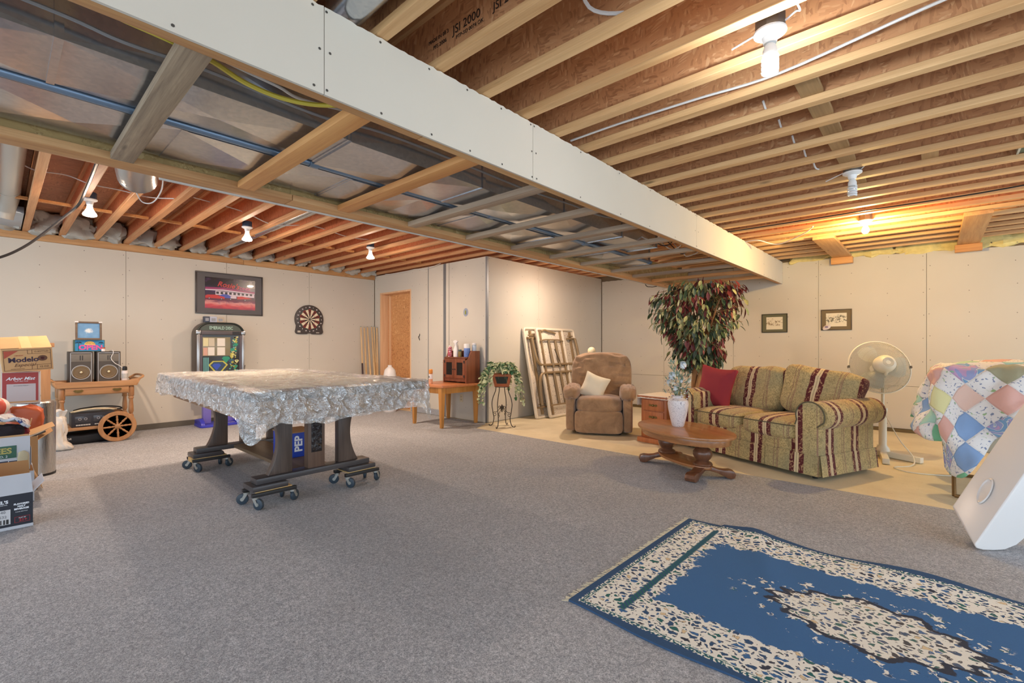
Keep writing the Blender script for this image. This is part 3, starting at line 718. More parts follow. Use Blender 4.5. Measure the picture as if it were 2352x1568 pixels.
# ------------------------------------------------------------------ rug
def _rug():
    t = NT('persian_rug'); v = t.obj(); s = t.sep(v); x, y = s[0], s[1]
    A, B = 1.0, .675
    ax = t.math('ABSOLUTE', x); ay = t.math('ABSOLUTE', y)
    e = t.math('MINIMUM', t.math('SUBTRACT', A, ax), t.math('SUBTRACT', B, ay))
    vz = t.comb(x, y, 0.0)
    wv = t.noise(vz, 17, 4, .6)
    w = t.math('MULTIPLY', t.math('SUBTRACT', wv.outputs[0], .5), .19)
    navy, dk, blue = rgb(60, 88, 122), rgb(64, 68, 80), rgb(70, 112, 160)
    white, teal, cream = rgb(240, 238, 228), rgb(52, 108, 106), rgb(224, 200, 160)
    # leafy mesh
    v2 = t.n('ShaderNodeVectorMath', {0: t.map(vz, (1, 1.25, 1), rot=(0, 0, .6)), 1: t.n('ShaderNodeVectorMath', {0: t.noise(vz, 26, 2).outputs['Color'], 1: (.05, .05, 0)}, operation='MULTIPLY')}, operation='ADD').outputs[0]
    vo = t.vor(v2, 31); vd = t.vor(v2, 31, 'DISTANCE_TO_EDGE')
    cellc = t.sep(vo.outputs['Color'])
    leafc = t.ramp(cellc[0], [(0, navy), (.3, teal), (.5, blue), (.68, dk), (.8, navy), (.93, cream)], 'CONSTANT')
    isl = t.ramp(t.math('ADD', vd.outputs[0], t.math('MULTIPLY', t.math('SUBTRACT', t.noise(vz, 60, 2).outputs[0], .5), .42)), [(.185, (0, 0, 0)), (.205, (1, 1, 1))])
    ring = t.ramp(t.math('ADD', vd.outputs[0], t.math('MULTIPLY', t.math('SUBTRACT', t.noise(vz, 60, 2).outputs[0], .5), .42)), [(.145, (0, 0, 0)), (.155, (1, 1, 1)), (.185, (1, 1, 1)), (.195, (0, 0, 0))])
    pat = t.mix(isl, white, leafc); pat = t.mix(ring, pat, dk)
    cream_pat = t.mix(.08, pat, cream)
    # border bands by distance to the edge
    ladder = t.mix(t.ramp(t.math('FRACT', t.math('MULTIPLY', t.math('ADD', x, y), 42.0)), [(.5, (0, 0, 0)), (.52, (1, 1, 1))]), teal, navy)
    field0 = blue
    ef = t.math('ADD', e, w)
    field = t.mix(t.ramp(ef, [(.27, (1, 1, 1)), (.28, (0, 0, 0))]), field0, pat)
    # scalloped medallion
    ang = t.math('ARCTAN2', t.math('DIVIDE', y, .22), t.math('DIVIDE', x, .5))
    rr = t.math('SQRT', t.math('ADD', t.math('POWER', t.math('DIVIDE', ax, .40), 1.5), t.math('POWER', t.math('DIVIDE', ay, .24), 1.5)))
    sc_ = t.math('ADD', rr, t.math('ADD', t.math('MULTIPLY', t.math('SINE', t.math('MULTIPLY', ang, 14.0)), .05), t.math('MULTIPLY', w, 1.2)))
    med = t.ramp(sc_, [(.92, (1, 1, 1)), (.935, (0, 0, 0))])
    outl = t.ramp(sc_, [(.86, (0, 0, 0)), (.875, (1, 1, 1)), (.935, (1, 1, 1)), (.95, (0, 0, 0))])
    spray = t.math('MULTIPLY', t.ramp(t.math('MULTIPLY', sc_, .5), [(.60, (1, 1, 1)), (.63, (0, 0, 0))]), t.ramp(wv.outputs[0], [(.56, (0, 0, 0)), (.58, (1, 1, 1))]))
    field = t.mix(spray, field, pat); field = t.mix(med, field, cream_pat); field = t.mix(outl, field, dk)
    c = t.ramp(e, [(0, navy), (.038, teal), (.043, navy), (.05, teal)], 'CONSTANT')
    inb = t.ramp(e, [(.056, (0, 0, 0)), (.0565, (1, 1, 1))]); c = t.mix(inb, c, white)
    inb = t.ramp(e, [(.062, (0, 0, 0)), (.0625, (1, 1, 1))]); c = t.mix(inb, c, pat)
    xe = t.math('SUBTRACT', A, ax)
    lad = t.math('MULTIPLY', t.ramp(xe, [(.19, (0, 0, 0)), (.192, (1, 1, 1)), (.222, (1, 1, 1)), (.224, (0, 0, 0))]), t.ramp(t.math('SUBTRACT', B, ay), [(.10, (0, 0, 0)), (.11, (1, 1, 1))]))
    inb = t.ramp(e, [(.20, (0, 0, 0)), (.203, (1, 1, 1))]); c = t.mix(inb, c, field)
    c = t.mix(lad, c, ladder)
    teeth = t.math('MULTIPLY', t.ramp(e, [(.032, (0, 0, 0)), (.033, (1, 1, 1)), (.054, (1, 1, 1)), (.055, (0, 0, 0))]), t.ramp(t.noise(vz, 90, 1).outputs[0], [(.52, (0, 0, 0)), (.54, (1, 1, 1))]))
    c = t.mix(teeth, c, white)
    f = t.noise(v, 260, 2)
    c = t.mix(t.math('MULTIPLY', f.outputs[0], .22), c, t.n('ShaderNodeHueSaturation', {'Color': c, 'Value': .6}).outputs[0])
    t.P(color=c, rough=.92, spec=.15, normal=t.bump(f.outputs[0], .4, .004)); return t.m
rg = thing('rug', 'blue Persian-style rug with a cream floral medallion and fringe', 'rug', (-0.19, 2.35, .0072), radians(-0.8))
def ripple(x, y):
    h = .012 * math.exp(-((x + .42 + .4 * (y - .2)) / .07) ** 2) * max(0, min(1, (y + .35) * 1.6))
    h += .02 * max(0, (y - .5)) / .17 * (.5 + .5 * sin(x * 8.5 + .6)) * (1 if x > -.8 else .2)
    return h
def rf(zz):
    def f(u, w):
        x = -1.0 + 2.0 * u; y = -.675 + 1.35 * w
        dy = .012 * sin(x * 8) * (w - .5) * 2
        return (x, y + dy, ripple(x, y) + zz)
    return f
mb = MB(); mb.grid(rf(.009), 120, 60); mb.grid(rf(.001), 120, 60)
n1 = 121 * 61
for i in range(120):
    for w in (0, 60): mb.f.append((i * 61 + w, (i + 1) * 61 + w, n1 + (i + 1) * 61 + w, n1 + i * 61 + w)); mb.m.append(0)
for j in range(60):
    for i in (0, 120): mb.f.append((i * 61 + j, i * 61 + j + 1, n1 + i * 61 + j + 1, n1 + i * 61 + j)); mb.m.append(0)
mb.build('pile', _rug(), rg)
fr = MB()
for i in range(190):
    y = -.67 + 1.34 * i / 189
    for sx in (-1, 1):
        a = random.uniform(-.012, .012); L = random.uniform(.02, .04)
        fr.tube([(sx * .998, y, .006), (sx * (.998 + L * .5), y + a * .5, .005), (sx * (.998 + L), y + a, .0015)], .0018, 4)
stuff(fr.build('fringe', mat('fringe', rgb(226, 214, 184), .9), rg))

# ------------------------------------------------------------------ coffee table, vase, flowers
W_ct = wood('walnut_stain', rgb(134, 84, 46), rgb(178, 122, 74), 0, .32, coat=.3)
W_ctd = wood('walnut_dark', rgb(78, 46, 30), rgb(122, 78, 52), 2, .35, coat=.3)
ct = thing('coffee_table', 'oval dark-stained wooden coffee table on two turned pillars', 'table', (-1.70, 4.235, 0), radians(-31))
def oval(a, b, n=48): return [(a * cos(2 * pi * i / n), b * sin(2 * pi * i / n)) for i in range(n)]
MB().prism(oval(.53, .345), .362, .385, 'z').build('tabletop', W_ct, ct, bevel=.007)
MB().prism(oval(.49, .305), .305, .3615, 'z').build('apron', W_ct, ct, bevel=.004)
MB().prism(oval(.34, .13), .085, .108, 'z').build('lower_shelf', W_ct, ct, bevel=.005)
for sx in (-1, 1):
    MB().lathe([(.078, .108), (.082, .118), (.076, .132), (.058, .142), (.048, .15), (.068, .172), (.080, .2), (.078, .228), (.06, .252), (.046, .262), (.054, .275), (.062, .29), (.062, .305)], 24, (sx * .255, 0, 0)).build('pillar', W_ctd, ct)
    for sy in (-1, 1):
        ang = sy * radians(62) if sx > 0 else pi - sy * radians(62)
        T = Matrix.Translation((sx * .255, 0, 0)) @ Matrix.Rotation(ang, 4, 'Z')
        prof = [(0, .106), (.06, .106), (.12, .084), (.17, .078), (.215, .082), (.25, .07), (.262, .042), (.252, .016), (.225, .0075), (.195, .012), (.165, .03), (.11, .055), (.05, .07), (0, .07)]
        MB().prism(prof, -.043, .043, 'y', T=T).build('foot', W_ctd, ct, bevel=.006)
M_vase = None
def _vase():
    t = NT('etched_vase'); v = t.obj()
    n = t.noise(v, 9, 2, .5, 2.0)
    l = t.math('ABSOLUTE', t.math('SUBTRACT', t.math('FRACT', t.math('MULTIPLY', n.outputs[0], 9.0)), .5))
    c = t.mix(t.ramp(l, [(.03, (1, 1, 1)), (.07, (0, 0, 0))]), rgb(226, 218, 216), rgb(150, 142, 150))
    t.P(color=c, rough=.35); return t.m
vs_ = thing('vase', 'white etched vase on the oval coffee table', 'vase', (-1.78, 4.30, .3852))
MB().lathe([(0, 0), (.048, 0), (.055, .01), (.072, .08), (.088, .16), (.094, .21), (.088, .245), (.06, .262), (.046, .268), (.046, .276), (.056, .286), (.056, .29), (.046, .29), (.04, .28), (.04, .25)], 32).build('vase_body', _vase(), vs_)
fl = thing('flower_bouquet', 'bouquet of white roses and sprigs standing in the vase', 'flowers', (-1.78, 4.30, .3852))
M_stem = mat('stem_green', rgb(84, 108, 74), .7); M_pet = mat('white_petal', rgb(222, 228, 230), .6); M_pet2 = mat('cream_petal', rgb(226, 220, 200), .6)
M_lf = mat('sage_leaf', rgb(128, 150, 132), .6, var=.25, vscale=30)
def leaf_mesh(name, L, W, m, curl=.25, n=4):
    vs = []; fs = []
    for i in range(n + 1):
        u = i / n; w = W * (sin(pi * min(1, u * 1.02)) ** .8) * .5 * (1 - .25 * u) + (0.0005)
        z = -curl * L * u * u
        vs += [(L * u, -w, z + .12 * W), (L * u, 0, z), (L * u, w, z + .12 * W)]
    for i in range(n):
        for k in (0, 1): fs.append((i * 3 + k, (i + 1) * 3 + k, (i + 1) * 3 + k + 1, i * 3 + k + 1))
    me = bpy.data.meshes.new(name); me.from_pydata(vs, [], fs); me.materials.append(m)
    me.polygons.foreach_set('use_smooth', [True] * len(fs)); return me
def rose(c, r, m):
    mb = MB()
    for k in range(14):
        a = k * 2.4; rr = r * (.15 + .85 * k / 14); 
        T = Matrix.Translation(c) @ Matrix.Rotation(a, 4, 'Z') @ Matrix.Rotation(-.2 - .75 * k / 14, 4, 'Y')
        mb.grid(lambda u, w, rr=rr: ((.25 + .3 * sin(w * pi)) * rr * 1.1, (u - .5) * rr * 1.1 * sin(.3 + w * 2.2), (w - .35) * r * 1.3), 3, 3, T=T)
    o = mb.build('rose', m, fl); return o
for (x, y, z, r, m) in ((.035, .03, .56, .06, M_pet), (-.05, -.02, .455, .066, M_pet), (.0, -.06, .35, .04, M_pet), (-.10, .02, .40, .04, M_pet), (.085, .05, .42, .035, M_pet2), (-.03, -.05, .40, .03, M_pet2), (.02, -.05, .385, .026, M_pet2), (-.075, .0, .37, .024, M_pet2), (.04, -.02, .42, .026, M_pet)):
    MB().tube(smooth_path([(0, 0, .2), (x * .5, y * .5, .33), (x, y, z - r * .4)], 4), .0025, 5).build('stem', M_stem, fl); rose((x, y, z), r, m)
sp = MB()
for k in range(70):
    a = random.uniform(0, 2 * pi); r = random.uniform(.02, .135); z = random.uniform(.31, .52) - r * .5
    sp.soft((r * cos(a), r * sin(a), z), (.007, .007, .006), 2, 2, mi=0 if k % 2 else 1)
stuff(sp.build('blossoms', [M_pet, mat('mauve_blossom', rgb(150, 130, 134), .7)], fl))
lf = MB()
for k in range(150):
    a = random.uniform(0, 2 * pi); r = random.uniform(.02, .11); z = random.uniform(.28, .48)
    if k > 110: a = 2.6 + random.uniform(-.3, .3); r = random.uniform(.02, .1); z = .42 + r * 1.7
    T = Matrix.Translation((r * cos(a), r * sin(a), z)) @ Euler((random.uniform(-.6, .6), random.uniform(-1.4, -.3), a + random.uniform(-.6, .6))).to_matrix().to_4x4()
    L = random.uniform(.03, .06); W = .008
    lf.add([(0, 0, 0), (L * .5, -W, 0), (L, 0, .0), (L * .5, W, 0)], [(0, 1, 2, 3)], T=T)
stuff(lf.build('sprigs', M_lf, fl))

# ------------------------------------------------------------------ sofa
def _sofa(name, ax, off=0.0, period=.40):
    t = NT(name); v = t.obj(); s = t.sep(v)
    q = t.math('FRACT', t.math('DIVIDE', t.math('ADD', s[ax], off + 50 * period), period))
    grn, grn2, burg, crm = rgb(158, 138, 94), rgb(202, 178, 124), rgb(92, 38, 40), rgb(216, 194, 154)
    n = t.noise(v, 30, 3, .6, 1.5); nf = t.noise(v, 42, 2, .5, 2.5)
    damask = t.ramp(nf.outputs[0], [(.47, (0, 0, 0)), (.5, (1, 1, 1))])
    g = t.mix(damask, grn, grn2)
    g = t.mix(t.ramp(t.noise(v, 3, 2).outputs[0], [(.4, (0, 0, 0)), (.7, (.6, .6, .6))]), g, rgb(146, 142, 112))
    bpat = t.mix(t.ramp(n.outputs[0], [(.55, (0, 0, 0)), (.58, (1, 1, 1))]), burg, rgb(176, 138, 104))
    c = t.mix(t.ramp(q, [(0, (0, 0, 0)), (.345, (1, 1, 1)), (.45, (0, 0, 0)), (.55, (1, 1, 1)), (.655, (0, 0, 0))], 'CONSTANT'), g, bpat)
    c = t.mix(t.ramp(q, [(0, (0, 0, 0)), (.45, (1, 1, 1)), (.49, (.15,) * 3), (.51, (1, 1, 1)), (.55, (0, 0, 0))], 'CONSTANT'), c, crm)
    c = t.mix(t.ramp(q, [(0, (0, 0, 0)), (.02, (.8,) * 3), (.035, (0, 0, 0)), (.05, (.8,) * 3), (.065, (0, 0, 0)), (.95, (.7,) * 3), (.965, (0, 0, 0))], 'CONSTANT'), c, rgb(134, 92, 84))
    f = t.noise(v, 400, 1)
    t.P(color=c, rough=.85, spec=.2, sheen=.15, normal=t.bump(f.outputs[0], .25, .002)); return t.m
S_x = _sofa('sofa_stripe_x', 0, .02); S_y = _sofa('sofa_stripe_y', 1, .04, .36); S_c = _sofa('sofa_cushion', 0, .20, .40)
M_pipe_c = mat('piping_cord', rgb(92, 84, 62), .8)
SU = math.atan2(-.386, .922)   # local x along the front, local y towards the back
sf = thing('sofa', 'olive and burgundy striped two-seat sofa with rolled arms', 'sofa', (-1.415, 4.935, .007), SU)
HB = .57
MB().soft((0, .43, .245), (HB + .02, .432, .11), 14, 8).build('base', S_x, sf)
# skirt with pleats
def skirt_panel(x0, x1, mtl):
    return MB().grid(lambda u, w: (x0 + (x1 - x0) * u, -.012 - .012 * (1 - w) + .003 * sin(u * 9), .03 + .175 * w), 12, 4).grid(lambda u, w: (x0 + (x1 - x0) * u, .0 - .012 * (1 - w), .03 + .175 * w), 12, 4).build('skirt', mtl, sf)
for x0, x1 in ((-.77, -.28), (-.275, .275), (.28, .77)): skirt_panel(x0, x1, S_x)
for sx in (-1, 1):
    MB().grid(lambda u, w: (sx * (.772 + .02 * (1 - w)), .002 + .82 * u, .03 + .175 * w), 12, 4).grid(lambda u, w: (sx * .765, .002 + .82 * u, .03 + .175 * w), 12, 4).build('skirt', S_y, sf)
    # rolled arm: upright panel and scroll roll, front face rounded
    x0, x1 = sx * .575, sx * .765
    MB().soft((sx * .67, .41, .36), (.097, .415, .27), 10, 8).build('arm_panel', S_y, sf)
    def roll(u, w):
        a = 2 * pi * u; y = -.015 + .86 * w; r = .128 * (1 + .03 * sin(w * pi))
        return (sx * .715 + r * cos(a), y, .535 + r * .93 * sin(a))
    mb = MB(); mb.grid(roll, 28, 16, wu=True)
    k = len(mb.v); mb.v.append((sx * .715, -.02, .535)); mb.v.append((sx * .715, .85, .535))
    for i in range(28):
        i2 = (i + 1) % 28
        mb.f.append((i * 17, i2 * 17, k)); mb.f.append((i * 17 + 16, i2 * 17 + 16, k + 1)); mb.m += [0, 0]
    mb.build('arm_roll', S_y, sf)
    # front facing of the arm
    pts = arc(sx * .705, .535, .122, -.35 if sx > 0 else pi + .35, pi + .35 if sx > 0 else -.35, 22)
    poly = [(sx * .765, .205), (sx * .765, .45)] + (pts if sx > 0 else pts) + [(sx * .575, .45), (sx * .575, .205)]
    MB().prism(poly, -.03, -.008, 'y').build('arm_front', S_x, sf, bevel=.006)
    MB().tube([(p[0], -.03, p[1]) for p in poly[1:-1]], .006, 6).build('piping', M_pipe_c, sf)
for sx in (-1, 1):
    c = MB().soft((0, 0, 0), (.288, .34, .088), 5.5, 10, lambda p, r: p + Vector((0, 0, .02 * (1 - r[0] ** 2) * (1 - r[1] ** 2) * (1 if r[2] > 0 else 0)))).build('seat_cushion', S_c, sf, loc=(sx * .288, .30, .375))
    MB().tube([(p[0], p[1], .055) for p in rrect(-.286, -.338, .286, .338, .06, 5)], .005, 6, closed=True).build('piping', M_pipe_c, c)
    T = Euler((-.26, .13 if sx > 0 else -.02, sx * .05))
    cu = MB().soft((0, 0, 0), (.34, .125, .245), 4.2, 12, lambda p, r: p + Vector((.045 * r[0] * max(0, r[2]), -.03 * fbm(r[0] * 2 + sx, r[2] * 2), (.05 * abs(r[0]) ** 3 + .012 * fbm(r[0] * 3, 2)) * (1 if r[2] > 0 else 0)))).build('back_cushion', S_c, sf, loc=(.375 if sx > 0 else -.30, .655, .66 if sx > 0 else .655), rot=T)
MB().soft((0, .80, .42), (.66, .075, .37), 7, 8).build('back_frame', S_x, sf)
for sx in (-1, 1):
    for y in (.05, .76): MB().lathe([(.02, 0), (.027, .03), (.027, .1)], 12, (sx * .7, y, 0)).build('foot', M_black, sf)
def _pil(name, label, loc, rot, h, m, parent=None):
    o = MB().soft((0, 0, 0), h, 14.0, 12, lambda p, r: Vector((p.x * (.92 + .14 * abs(p.z / h[2]) ** 2), p.y * (1.0 - .85 * max(abs(p.x / h[0]), abs(p.z / h[2])) ** 4) + .008 * fbm(p.x * 12, p.z * 12), p.z * (.92 + .14 * abs(p.x / h[0]) ** 2)))).build(name, m, None, loc=loc, rot=rot)
    return tag(o, label, 'pillow')
M_red = mat('red_cloth', rgb(148, 44, 52), .85, var=.07, vscale=12, bump=.3, bscale=250)
_pil('throw_pillow', 'plain red square pillow on the striped sofa', (-1.83, 5.47, .675), (-.22, .10, SU + .02), (.225, .085, .225), M_red)

# ------------------------------------------------------------------ recliner
def _plush():
    t = NT('taupe_plush'); v = t.obj(); n = t.noise(v, 7, 4, .6, .8); f = t.noise(v, 260, 2)
    t.P(color=t.ramp(n.outputs[0], [(.3, rgb(136, 106, 78)), (.55, rgb(160, 126, 94)), (.75, rgb(180, 144, 108))]), rough=.9, sheen=.4, spec=.2, normal=t.bump(t.math('ADD', t.math('MULTIPLY', f.outputs[0], .3), n.outputs[0]), .35, .012)); return t.m
M_plush = _plush()
rc = thing('recliner', 'plump taupe recliner armchair with padded arms', 'armchair', (-3.15, 5.12, .0), math.atan2(.468, .886))
MB().box((-.28, .12, .0), (.28, .7, .05)).build('base', M_black, rc, bevel=.01)
MB().soft((0, .35, .17), (.302, .32, .135), 9, 8).build('seat_box', M_plush, rc)
MB().soft((0, .035, .17), (.303, .05, .145), 7, 9).build('footrest_panel', M_plush, rc)
MB().soft((0, .30, .375), (.302, .32, .10), 4.5, 10, lambda p, r: p + Vector((0, 0, .02 * (1 - r[0] ** 2) * (r[2] > 0)))).build('seat_cushion', M_plush, rc)
for s in (-1, 1):
    MB().soft((s * .362, .36, .27), (.062, .345, .24), 7, 9).build('arm_side', M_plush, rc)
    MB().soft((s * .362, .31, .53), (.108, .36, .095), 3.0, 12, lambda p, r: p + Vector((0, 0, .010 * sin(p.x * 90 + 9 * fbm(p.y * 5, p.x * 9))))).build('arm_pad', M_plush, rc)
def backf(p, r):
    z = p.z
    h = .055 * (1 - min(1, abs((z + .26) / .10)) ** 2) if abs(z + .26) < .1 else 0
    seam = -.022 * math.exp(-((z - .02) / .018) ** 2) - .022 * math.exp(-((z - .19) / .018) ** 2) * (abs(r[0]) < .8)
    fold = .010 * sin(z * 75 + 5 * fbm(p.x * 3, z * 3) + 10 * abs(p.x)) * (abs(r[0]) > .25)
    front = 1 if r[1] < 0 else 0
    return p + Vector((0, -front * (h + seam + fold + .03 * fbm(p.x * 4, z * 4)), 0))
MB().soft((0, 0, 0), (.41, .15, .378), 4.4, 26, backf).build('backrest', M_plush, rc, loc=(0, .64, .665), rot=(-.20, 0, 0))
M_cream = mat('cream_cloth', rgb(228, 216, 190), .85, var=.05, bump=.2, bscale=200)
RZ = math.atan2(.468, .886)
_pil('cushion', 'small cream cushion leaning on the recliner seat', (-3.345, 5.335, .60), (-.35, .34, RZ - .15), (.165, .06, .165), M_cream)

gl_ = thing('globe_lamp', 'small cream globe on a thin stand peeking over the recliner back', 'lamp', (-4.0, 6.3, 0))
MB().lathe([(0, 0), (.11, 0), (.11, .015), (.03, .03), (.012, .05), (.012, 1.0), (0, 1.0)], 18).build('stand', M_cream, gl_)
MB().soft((0, 0, 1.055), (.062, .062, .068), 2.0, 8).build('globe', mat('cream_globe', rgb(236, 220, 182), .4), gl_)
# ------------------------------------------------------------------ end table
W_et = wood('cherry', rgb(150, 82, 42), rgb(190, 114, 64), 2, .38, coat=.2)
et = thing('end_table', 'reddish wooden end table with drawers beside the sofa arm', 'end table', (-2.425, 5.13, 0), radians(-9))
MB().box((-.17, .02, .06), (.17, .40, .53)).build('carcass', W_et, et, bevel=.004)
MB().box((-.205, -.02, 0), (.205, .42, .06)).build('plinth', W_et, et, bevel=.012)
MB().box((-.205, -.02, .53), (.205, .43, .552)).build('top', W_et, et, bevel=.006)
M_brass = mat('old_brass', rgb(126, 104, 60), .4, .8)
for z0, z1 in ((.385, .505), (.245, .37), (.085, .23)):
    d = MB().box((-.135, .006, z0), (.135, .022, z1)).build('drawer', W_et, et, bevel=.005)
    zc = (z0 + z1) / 2
    h = MB().lathe([(0, 0), (.012, 0), (.014, .012), (0, .02)], 12, T=Matrix.Translation((0, .006, zc)) @ Matrix.Rotation(pi / 2, 4, 'X')).build('knob', M_brass, d)
    MB().prism([(-.06, 0), (-.045, .014), (-.02, .008), (0, .016), (.02, .008), (.045, .014), (.06, 0), (.045, -.014), (.02, -.008), (0, -.016), (-.02, -.008), (-.045, -.014)], .002, .0055, 'y', T=Matrix.Translation((0, 0, zc))).build('backplate', M_brass, d)
o = drape_sheet('doily', .2, .215, .5535, 4, lambda p, t: .03 + (.09 if p.x < -.19 and p.y < 0 else 0), None, .006, 3, 90)
o = o.build('table_runner', mat('white_cloth', rgb(232, 222, 206), .85, bump=.2, bscale=160), angle=80, loc=(-2.425 + .033, 5.13 + .205, 0), rot=(0, 0, radians(-9)))
tag(o, 'thin white cloth covering the end table top', 'cloth')
# ------------------------------------------------------------------ small table, cabinet and bottles
W_tbl = wood('honey_wood', rgb(186, 120, 60), rgb(216, 152, 86), 0, .4)
W_leg = wood('honey_leg', rgb(174, 112, 46), rgb(204, 146, 76), 2, .45)
st = thing('side_table', 'small honey-coloured wooden table at the storage room corner', 'table', (-5.315, 4.42, .007))
MB().prism(rrect(-.375, -.365, .375, .37, .03), .555, .588, 'z').build('tabletop', wood('orange_top', rgb(184, 110, 66), rgb(208, 138, 90), 0, .35), st, bevel=.006)
for a, b in (((-.31, -.32), (.31, -.30)), ((-.31, .30), (.31, .32)), ((-.33, -.3), (-.31, .3)), ((.31, -.3), (.33, .3))):
    MB().box((a[0], a[1], .47), (b[0], b[1], .555)).build('apron', W_leg, st, bevel=.003)
for sx in (-1, 1):
    for sy in (-1, 1):
        x, y = sx * .31, sy * .32; w1, w0 = .036, .02
        mb = MB(); mb.add([(x - w0, y - w0, 0), (x + w0, y - w0, 0), (x + w0, y + w0, 0), (x - w0, y + w0, 0), (x - w1, y - w1, .555), (x + w1, y - w1, .555), (x + w1, y + w1, .555), (x - w1, y + w1, .555)],
            [(3, 2, 1, 0), (4, 5, 6, 7), (0, 1, 5, 4), (1, 2, 6, 5), (2, 3, 7, 6), (3, 0, 4, 7)])
        mb.build('leg', W_leg, st, bevel=.004)
W_cabt = wood('reddish_cabinet', rgb(98, 52, 32), rgb(140, 80, 52), 2, .4)
M_mesh = mat('wire_mesh', rgb(60, 62, 56), .5, .5, var=.3, vscale=160)
cb = thing('spice_cabinet', 'small reddish wooden cabinet with mesh doors on the side table', 'cabinet', (-5.24, 4.53, .5955))
side = [(0, 0), (0, .33), (.05, .36), (.09, .44), (.12, .47), (.27, .47), (.27, 0)]
for x in (-.26, .235): MB().prism(side, x, x + .025, 'x').build('side_panel', W_cabt, cb, bevel=.003)
MB().box((-.235, .01, .045), (.235, .26, .065)).build('bottom_shelf', W_cabt, cb)
MB().box((-.235, .004, .355), (.235, .26, .38)).build('shelf', W_cabt, cb, bevel=.003)
MB().box((-.235, .25, .02), (.235, .268, .40)).build('back_panel', W_cabt, cb)
MB().prism([(-.235, .38), (.235, .38), (.235, .42), (.12, .47), (-.12, .47), (-.235, .42)], .255, .268, 'y').build('back_rail', W_cabt, cb, bevel=.002)
MB().box((-.235, .012, .02), (.235, .022, .05)).build('kick_rail', W_cabt, cb)
for s in (-1, 1):
    x0, x1 = (-.232, -.002) if s < 0 else (.002, .232)
    mb = MB(); 
    for a, b in (((x0, .068), (x0 + .05, .353)), ((x1 - .05, .068), (x1, .353)), ((x0 + .05, .068), (x1 - .05, .115)), ((x0 + .05, .30), (x1 - .05, .353))):
        mb.box((a[0], -.004, a[1]), (b[0], .012, b[1]))
    d = mb.build('door', W_cabt, cb, bevel=.002)
    mm = MB(); 
    for i in range(11): mm.cyl((x0 + .05 + .13 * i / 10, .006, .115), (x0 + .05 + .13 * i / 10, .006, .30), .0016, n=4)
    for i in range(15): mm.cyl((x0 + .05, .006, .115 + .185 * i / 14), (x1 - .05, .006, .115 + .185 * i / 14), .0016, n=4)
    mm.build('mesh_panel', M_mesh, d)
    MB().lathe([(0, 0), (.009, .004), (.009, .012), (0, .016)], 10, T=Matrix.Translation((-s * -.022 * 1.0, -.004, .2)) @ Matrix.Rotation(pi / 2, 4, 'X')).build('knob', M_black, d)
    for z in (.10, .31): MB().box((s * .215 - .012, -.0065, z - .02), (s * .215 + .012, -.004, z + .02)).build('hinge', M_black, d)
M_pwhite = mat('white_plastic', rgb(232, 226, 222), .35)
def bottle(name, label, loc, prof, mats, parts, cat='bottle', group=None):
    t = thing(name, label, cat, loc, group=group)
    MB().lathe(prof, 18).build('bottle_body', mats, t)
    for nm, pr, m in parts: MB().lathe(pr, 18).build(nm, m, t)
    return t
ZS = .5955 + .3805
def cyl_prof(r, h, sh=.008): return [(0, 0), (r * .92, 0), (r, .006), (r, h - sh), (r * .6, h), (0, h)]
M_floral = NT('floral_print'); _v = M_floral.vor(M_floral.obj(), 60); M_floral.P(color=M_floral.ramp(M_floral.sep(_v.outputs['Color'])[0], [(0, rgb(206, 96, 110)), (.35, rgb(228, 200, 196)), (.6, rgb(120, 60, 80)), (.75, rgb(226, 150, 150))], 'CONSTANT'), rough=.4); M_floral = M_floral.m
GBc = 'cleaning bottles on the mesh cabinet'
bottle('spray_can', 'pink floral spray can on the mesh cabinet', (-5.42, 4.60, ZS), cyl_prof(.034, .15), M_floral, [('cap', [(.016, .15), (.016, .168), (.01, .172), (0, .172)], M_pwhite)], group=GBc)
bottle('spray_can', 'plain white bottle between the floral can and the trigger sprayer', (-5.365, 4.68, ZS), cyl_prof(.033, .18), M_pwhite, [('cap', [(.02, .18), (.022, .184), (.022, .20), (0, .20)], M_pwhite)], group=GBc)
t = thing('spray_bottle', 'white trigger spray bottle in the middle of the mesh cabinet', 'bottle', (-5.285, 4.60, ZS), group=GBc)
MB().lathe([(0, 0), (.044, 0), (.046, .01), (.046, .10), (.036, .13), (.016, .16), (.014, .19), (0, .19)], 20, sy=.7).build('bottle_body', M_pwhite, t)
MB().lathe([(.017, .18), (.017, .205), (0, .205)], 14).build('collar', M_pwhite, t)
MB().prism([(-.03, .205), (.02, .205), (.045, .225), (.045, .235), (.01, .25), (-.035, .245), (-.05, .23), (-.05, .22)], -.012, .012, 'y').prism([(-.03, .21), (-.02, .21), (-.028, .175), (-.04, .155), (-.044, .16), (-.034, .185)], -.006, .006, 'y').build('trigger_head', M_pwhite, t, bevel=.003)
bottle('pump_bottle', 'small olive bottle with a dark green cap on the mesh cabinet', (-5.17, 4.58, ZS), cyl_prof(.026, .085), mat('olive_liquid', rgb(136, 112, 52), .3), [('cap', [(.024, .085), (.024, .10), (.02, .11), (0, .11)], mat('green_cap', rgb(70, 92, 84), .4))], group=GBc)
bottle('wipes_canister', 'tall white and blue canister at the far end of the mesh cabinet', (-5.085, 4.64, ZS), cyl_prof(.046, .17), mat('blue_label', rgb(118, 146, 206), .4, var=.5, vscale=40), [('lid', [(.0465, .13), (.047, .185), (.04, .195), (0, .195)], M_pwhite)], 'canister', GBc)
bottle('wipes_canister', 'pale canister behind the blue one on the mesh cabinet', (-5.03, 4.735, ZS), cyl_prof(.034, .18), mat('pale_blue_label', rgb(200, 210, 222), .4, var=.2, vscale=40), [('lid', [(.034, .18), (.034, .205), (0, .208)], M_pwhite)], 'canister', GBc)
